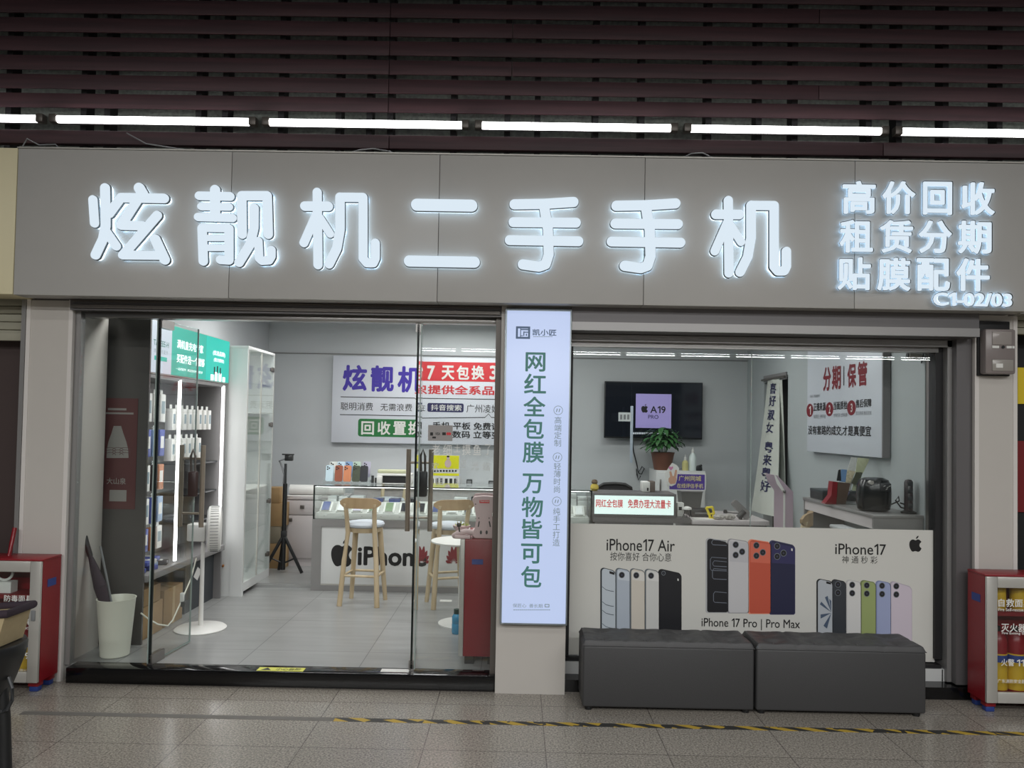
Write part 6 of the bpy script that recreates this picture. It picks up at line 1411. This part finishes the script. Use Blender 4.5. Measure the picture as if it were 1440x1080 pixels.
for i, (px, lab) in enumerate(((1007, 'crumpled clear pouch on the work desk beside the yellow clamp'), (1022, 'crumpled grey pouch on the work desk under the phone holder'))):
    x = dsk(px, 2.32); bm = nb(); bmesh.ops.create_icosphere(bm, subdivisions=3, radius=.045, matrix=Matrix.Translation((x, 2.23 + .0, dz_ + .026)) @ Matrix.Diagonal((1.1, .8, .5, 1)))
    for v in bm.verts: v.co += Vector((rnd.uniform(-.006, .006), rnd.uniform(-.006, .006), rnd.uniform(-.005, .005))); v.co.z = max(v.co.z, dz_ + .001)
    solo('plastic_pouch', bm, mat('pouch_%d' % i, (168, 164, 158), .3, noise=.4, nscale=60), lab, 'pouch')
x = dsk(990, 2.22); bm = nb(); box(bm, x - .09, x + .09, 2.20, 2.32, dz_ + .001, dz_ + .004); solo('paper_sheet', bm, M['white_p'], 'white paper sheet on the front edge of the work desk', 'paper')

# doorway curtains
cu = thing('door_curtain', 'long pale door curtain with black brush characters', 'curtain', (2.55, 3.0, .4))
def sheet(c00, c10, c01, c11, nu=10, nv=30, amp=.012, th=.004):
    """c00 bottom-far, c10 bottom-near, c01 top-far, c11 top-near"""
    bm = nb(); g = []
    c00, c10, c01, c11 = map(Vector, (c00, c10, c01, c11))
    for lay in (0, 1):
        gg = []
        for j in range(nv + 1):
            v = j / nv; row = []
            for i in range(nu + 1):
                u = i / nu; p_ = (c00 * (1 - u) + c10 * u) * (1 - v) + (c01 * (1 - u) + c11 * u) * v
                p_ = p_ + Vector((amp * math.sin(u * 6.5 + 1) * (1 - .4 * v) + amp * .7 * math.sin(v * 3.1) - lay * -th, 0, 0)); row.append(bm.verts.new(p_))
            gg.append(row)
        g.append(gg)
    for lay in (0, 1):
        for j in range(nv):
            for i in range(nu):
                f = (g[lay][j][i], g[lay][j][i + 1], g[lay][j + 1][i + 1], g[lay][j + 1][i]); bm.faces.new(f if lay else f[::-1])
    for lst in ([(0, i, 0, i + 1) for i in range(nu)] + [(nv, i, nv, i + 1) for i in range(nu)] + [(j, 0, j + 1, 0) for j in range(nv)] + [(j, nu, j + 1, nu) for j in range(nv)]):
        a_, b2, c_, d2 = lst; bm.faces.new((g[0][a_][b2], g[0][c_][d2], g[1][c_][d2], g[1][a_][b2]))
    return bm
A00, A10, A01, A11 = atX(1055, 718, 2.40), atX(1090.5, 727, 2.40), atX(1079, 533, 2.575), atX(1095, 532, 2.575)
link('curtain_panel', sheet(A00, A10, A01, A11), M['cloth'], cu)
def on_sheet(u, v):
    p_ = (A00 * (1 - u) + A10 * u) * (1 - v) + (A01 * (1 - u) + A11 * u) * v
    return p_ + Vector((.012 * math.sin(u * 6.5 + 1) * (1 - .4 * v) + .0084 * math.sin(v * 3.1) - .004, 0, 0))
for ch, v0, uc in (('喜', .925, .60), ('好', .83, .60), ('淑', .725, .55), ('女', .63, .52), ('粤', .485, .55), ('来', .39, .53), ('粤', .295, .53), ('好', .20, .55)):
    bm = text_fit(ch, 0, 1, 0, 1, .018); hu, hv = .23, .041
    for vtx in bm.verts: vtx.co = on_sheet(uc + (vtx.co.x - .5) * 2 * hu, v0 + (vtx.co.y - .5) * 2 * hv) - Vector((vtx.co.z, 0, 0))
    link('brush_character', bm, M['navy'], cu, smooth=False)
bm = nb(); tube(bm, [(2.57, 2.74, dZ - .015), (2.57, 3.40, dZ - .015)], .012, 8); link('curtain_rod', bm, M['steel_dark'], cu)
bm = nb(); box(bm, 2.585, 2.6, dY0 + .02, dY1 - .02, dZ - .04, dZ + .03); link('rod_bracket', bm, M['cab'], cu)
B00, B10, B01, B11 = atX(1090, 724, 2.52), atX(1104, 728, 2.52), atX(1093.5, 535, 2.58), atX(1099, 534, 2.58)
link('curtain_panel', sheet(B00, B10, B01, B11, 6, 24, .006), M['cloth'], cu)
# mauve pedestal before the doorway
KY = 1.65
t = thing('pedestal', 'mauve grey pedestal with slanted top before the curtained doorway', 'pedestal', (at(1108, 700, KY).x, KY + .1, tz))
PP = lambda x, y: (at(x, y, KY).x, at(x, y, KY).z)
pts = [PP(1088.5, 668), PP(1093, 668.5), PP(1115.5, 692), (PP(1115.5, 740)[0], tz), (PP(1101, 740)[0], tz), PP(1101.5, 693), PP(1092, 680)]
bm = nb(); prism(bm, pts, KY, KY + .22); link('slanted_housing', bm, M['mauve'], t)
pts2 = [PP(1088.5, 668), PP(1090.5, 668.3), PP(1104, 691.5), (PP(1104, 740)[0], tz), (PP(1101, 740)[0], tz), PP(1101.5, 693), PP(1092, 680)]
bm = nb(); prism(bm, pts2, KY - .006, KY - .0005); link('white_edge', bm, M['white_p'], t)
bm = nb(); c = at(1102, 691, KY); box(bm, c.x - .012, c.x + .012, KY - .02, KY - .0065, c.z - .012, c.z + .012, .003); link('bolt', bm, M['steel'], t)
# wall board on the side wall
XB = 2.54
bA, bB = atX(1240, 570, XB).y, atX(1135, 570, XB).y
zb0 = atX(1228, 643, XB).z; zb1 = 2.30
bd = thing('side_wall_board', 'white wall board with maroon and black characters above the grey desk', 'wall board', (2.57, (bA + bB) / 2, zb0))
bm = nb(); box(bm, XB, 2.595, bA, bB, zb0, zb1, .003); link('board', bm, mat('board_white', (200, 206, 214), .45), bd)
bm = nb(); box(bm, XB + .002, 2.594, bA - .012, bA - .0005, zb0, zb1); link('metal_side', bm, M['cab'], bd)
def side_box(body, px0, px1, py0, py1, m, off=.02, name='lettering', X=XB - .0015):
    """words on the side wall, reading from -X: box given at its near and far ends"""
    ya, yb = atX(px0, (py0 + py1) / 2, X).y, atX(px1, (py0 + py1) / 2, X).y
    z0, z1 = atX((px0 + px1) / 2, py1, X).z, atX((px0 + px1) / 2, py0, X).z
    bm = text_fit(body, 0, 1, z0, z1, off)
    for v in bm.verts: v.co = Vector((X - v.co.z, ya + (yb - ya) * v.co.x, v.co.y))
    return link(name, bm, m, bd, smooth=False)
for ch, a_, b2, y0, y1 in (('分', 1157.5, 1168.5, 516, 550), ('期', 1170, 1182.5, 514, 548), ('保', 1191.5, 1204, 511, 545), ('管', 1206, 1219.5, 508, 543)): side_box(ch, a_, b2, y0, y1, M['maroon'], .034)
side_box('|', 1186, 1187.2, 515, 542, M['ink'], 0)
for i, (a_, b2, body, y0) in enumerate(((1144, 1161, '正规来源', 566), (1172, 1191.5, '当面质检', 564), (1203.5, 1225.5, '售后保障', 561))):
    side_box(body, a_, b2, y0, y0 + 12, M['ink'], .02)
    side_box(('来源登记 全程可查', '当场检测 立即结算', '官方质保 售后无忧')[i], a_, b2, y0 + 17, y0 + 22.5, M['grey_p'], 0)
for i, (px, py) in enumerate(((1139, 577), (1166.5, 575.5), (1197.5, 573.5))):
    c = atX(px, py, XB); ya = .062 if i < 2 else .056; bm = nb()
    bm.faces.new([bm.verts.new((XB - .0012, c.y + .075 * math.cos(2 * math.pi * k_ / 20), c.z + .058 * math.sin(2 * math.pi * k_ / 20))) for k_ in range(20)]); link('number_disc', bm, M['maroon'], bd, smooth=False)
    side_box(str(i + 1), px - 1.2, px + 1.4, py - 6, py + 6, M['white_p'], .02, X=XB - .003)
side_box('没有套路的成交,才是真便宜', 1136.5, 1225, 598.5, 613, M['ink'], .022)
side_box('扫码 添加微信', 1139, 1153, 555, 559, M['grey_p'], 0)
# tall grey desk along the side wall
dx0 = 2.275; dz2 = 1.07
sd = thing('wall_desk', 'grey desk along the side wall carrying the brochure holder', 'desk', (2.43, .9, tz))
bm = nb(); box(bm, dx0, 2.598, .305, 1.48, dz2 - .025, dz2, .003); link('desk_top', bm, M['alu'], sd)
bm = nb(); box(bm, dx0 + .006, 2.595, .31, .33, tz, dz2 - .025); box(bm, dx0 + .006, 2.595, 1.455, 1.475, tz, dz2 - .025); link('end_panels', bm, M['alu'], sd)
bm = nb(); box(bm, dx0 + .01, dx0 + .028, .33, 1.455, dz2 - .095, dz2 - .026); link('apron', bm, M['cab_lt'], sd)
bm = nb(); box(bm, dx0 + .12, 2.59, .33, 1.455, .62, .64); link('lower_shelf', bm, M['cab_dark'], sd)
# items on it
z = dz2 + .001
def onX(px, y): return None
t = thing('flat_box', 'flat dark box at the far end of the grey desk', 'box', (2.44, 1.30, z))
bm = nb(); box(bm, 2.31, 2.57, 1.18, 1.42, z, z + .075, .004); link('box', bm, M['char_p'], t)
bm = nb(); box(bm, 2.309, 2.571, 1.179, 1.421, z + .055, z + .076, .003); link('lid', bm, mat('dark_teal_lid', (52, 60, 62), .4), t)
Yb = .92
t = thing('brochure_holder', 'red and clear brochure holder on the grey desk', 'brochure holder', (at(1182, 710, Yb).x, Yb, z))
HP = lambda x, y: (at(x, y, Yb).x, max(at(x, y, Yb).z, z))
bm = nb(); prism(bm, [HP(1160, 714), HP(1169, 697), HP(1171, 677), HP(1178, 678), HP(1176, 712)], Yb, Yb + .07); link('red_front', bm, M['red'], t)
bm = nb(); prism(bm, [HP(1176.4, 712), HP(1178.4, 678), HP(1196, 680), HP(1189, 714)], Yb, Yb + .07); link('brown_front', bm, mat('holder_brown', (92, 74, 62), .4), t)
bm = nb(); box(bm, HP(1159, 714)[0], HP(1203, 714)[0], Yb - .02, Yb + .09, z, z + .012); prism(bm, [HP(1190, 714), HP(1209, 666), HP(1212, 666), HP(1202, 716)], Yb + .0, Yb + .08); link('clear_base', bm, M['clear'], t)
for i, (pts, m, lab) in enumerate((([(1176.5, 676), (1179, 661), (1182, 660), (1183, 676)], M['black_p'], 'dark leaflet at the back of the brochure holder'), ([(1180, 677), (1183, 660), (1191, 660.5), (1189, 678)], mat('leaflet_blue', (110, 146, 190), .5), 'blue leaflet in the brochure holder'),
        ([(1186, 678), (1192, 661), (1203, 663), (1196, 679)], mat('leaflet_dots', (206, 196, 168), .5, noise=.5, nscale=70), 'cream spotted leaflet in the brochure holder'), ([(1191, 664), (1197, 643), (1205, 643.5), (1202, 663)], mat('leaflet_white', (204, 206, 202), .5, noise=.2, nscale=80), 'white leaflet standing tallest in the brochure holder'),
        ([(1203, 664), (1206, 643.5), (1223, 645), (1213, 666)], mat('leaflet_lime', (198, 202, 168), .5, noise=.25, nscale=60), 'pale lime leaflet leaning out of the brochure holder'), ([(1197, 680), (1204, 664), (1213, 665), (1207, 683)], mat('leaflet_olive', (78, 80, 62), .5), 'olive leaflet in front in the brochure holder'))):
    yy = Yb + .010 + .010 * (i if i < 5 else 0)
    bm = nb(); prism(bm, [(at(x, y, yy).x, at(x, y, yy).z) for x, y in pts], yy - .001, yy + .002)
    lo = at(pts[0][0], 690, yy)
    if i in (3, 4): prism(bm, [(at(x, y, yy + .001).x, at(x, y, yy + .001).z) for x, y in ((pts[0][0] - 5, 690), (pts[0][0], 664), (pts[3][0] - 1, 664), (pts[3][0] - 6, 690))], yy - .001, yy + .002)
    solo('leaflet', bm, m, lab, 'leaflet', 'leaflets in the brochure holder')
Yk = .52
ca = at(1228.5, 715, Yk); r_ = (at(1252, 700, Yk).x - at(1205.5, 700, Yk).x) / 2; zt_ = at(1229, 671, Yk).z; H_ = zt_ - z
t = thing('air_fryer', 'glossy black rounded air fryer on the grey desk', 'air fryer', (ca.x, Yk, z))
bm = nb(); lathe(bm, [(r_ * .72, 0), (r_ * .92, .012), (r_ * .99, H_ * .25), (r_, H_ * .55), (r_ * .96, H_ * .78), (r_ * .82, H_ * .93), (r_ * .5, H_ * .99), (.002, H_)], (ca.x, Yk, z), 36, sy=.9); link('body', bm, mat('gloss_black', (24, 27, 27), .2), t)
bm = nb(); box(bm, ca.x - .005, ca.x + .07, Yk - r_ * .93, Yk - r_ * .6, z + H_ * .60, z + H_ * .86, .01); link('control_panel', bm, M['char_p'], t)
bm = nb(); c = (ca.x - .055, z + H_ * .86); prism(bm, circ(c[0], c[1], .014), Yk - r_ * .83, Yk - r_ * .5); link('dial', bm, M['silver'], t)
bm = nb()
for dx, dz__ in ((.015, .76), (.035, .72), (.05, .76), (.03, .67)): tube(bm, [(ca.x + dx, Yk - r_ * .94, z + H_ * dz__), (ca.x + dx + .012, Yk - r_ * .94, z + H_ * dz__ + .006)], .0015, 5)
link('printed_icons', bm, M['white_p'], t)
bm = nb(); tube(bm, [(ca.x + r_ * .97, Yk, z + .04), (ca.x + .16, Yk - .02, z + .07), (ca.x + .15, Yk - .03, z + .1), (ca.x + .13, Yk - .03, z + .075), (ca.x + .16, Yk - .04, z + .03), (ca.x + .195, Yk - .05, z + .02), (ca.x + .20, Yk - .05, z + .045), (ca.x + .15, Yk - .05, z + .06)], .005, 6); solo('power_cord', bm, M['black_p'], 'black looped cord of the air fryer on the grey desk', 'cord')
cp = at(1284, 722, .40); x = min(cp.x, 2.55); zt_ = at(1284, 674, .40).z
t = thing('tower_socket', 'dark brown tower power socket on the grey desk near the window frame', 'power socket', (x, .40, z))
bm = nb(); lathe(bm, [(.045, 0), (.047, .01), (.03, .018)], (x, .40, z), 24); link('base', bm, M['black_p'], t)
bm = nb(); lathe(bm, [(.026, .018), (.026, zt_ - z - .02), (.018, zt_ - z - .004), (.002, zt_ - z)], (x, .40, z), 20); link('tower', bm, mat('tower_brown', (46, 38, 40), .3), t)
bm = nb()
for i in range(4): box(bm, x - .016, x + .016, .40 - .0275, .40 - .02, z + .035 + i * .048, z + .065 + i * .048, .003)
link('socket_face', bm, M['char_p'], t)
bm = nb(); q = R(1128, 738, 1170, 748, .95); box(bm, 2.16, 2.262, .45, .7, .93, .955, .01); solo('clear_bag', bm, mat('bag_film', (190, 196, 198), .3, noise=.3, nscale=40), 'crumpled clear bag hanging on the stool beside the grey desk', 'bag')
# camera under the window head, inside
cp = at(1288, 500, .33)
t = thing('security_camera', 'small white camera under the window head in the corner', 'camera', cp)
bm = nb(); tube(bm, [(cp.x - .05, .33, cp.z), (cp.x + .03, .33, cp.z - .006)], .022, 14); link('body', bm, M['white_p'], t)
bm = nb(); tube(bm, [(cp.x - .056, .33, cp.z), (cp.x - .049, .33, cp.z)], .017, 14); link('lens', bm, M['ink'], t)
bm = nb(); tube(bm, [(cp.x + .02, .33, cp.z + .01), (cp.x + .03, .31, cp.z + .08)], .010, 8); box(bm, cp.x - .01, cp.x + .06, .29, .35, cp.z + .08, cp.z + .1, .004); link('bracket', bm, M['grey_p'], t)
bm = nb(); tube(bm, [(cp.x + .035, .325, cp.z), (cp.x + .06, .32, cp.z - .04), (cp.x + .03, .32, cp.z - .05), (cp.x + .045, .32, cp.z + .02), (cp.x + .08, .32, cp.z + .01)], .004, 6); link('cable', bm, M['black_p'], t)
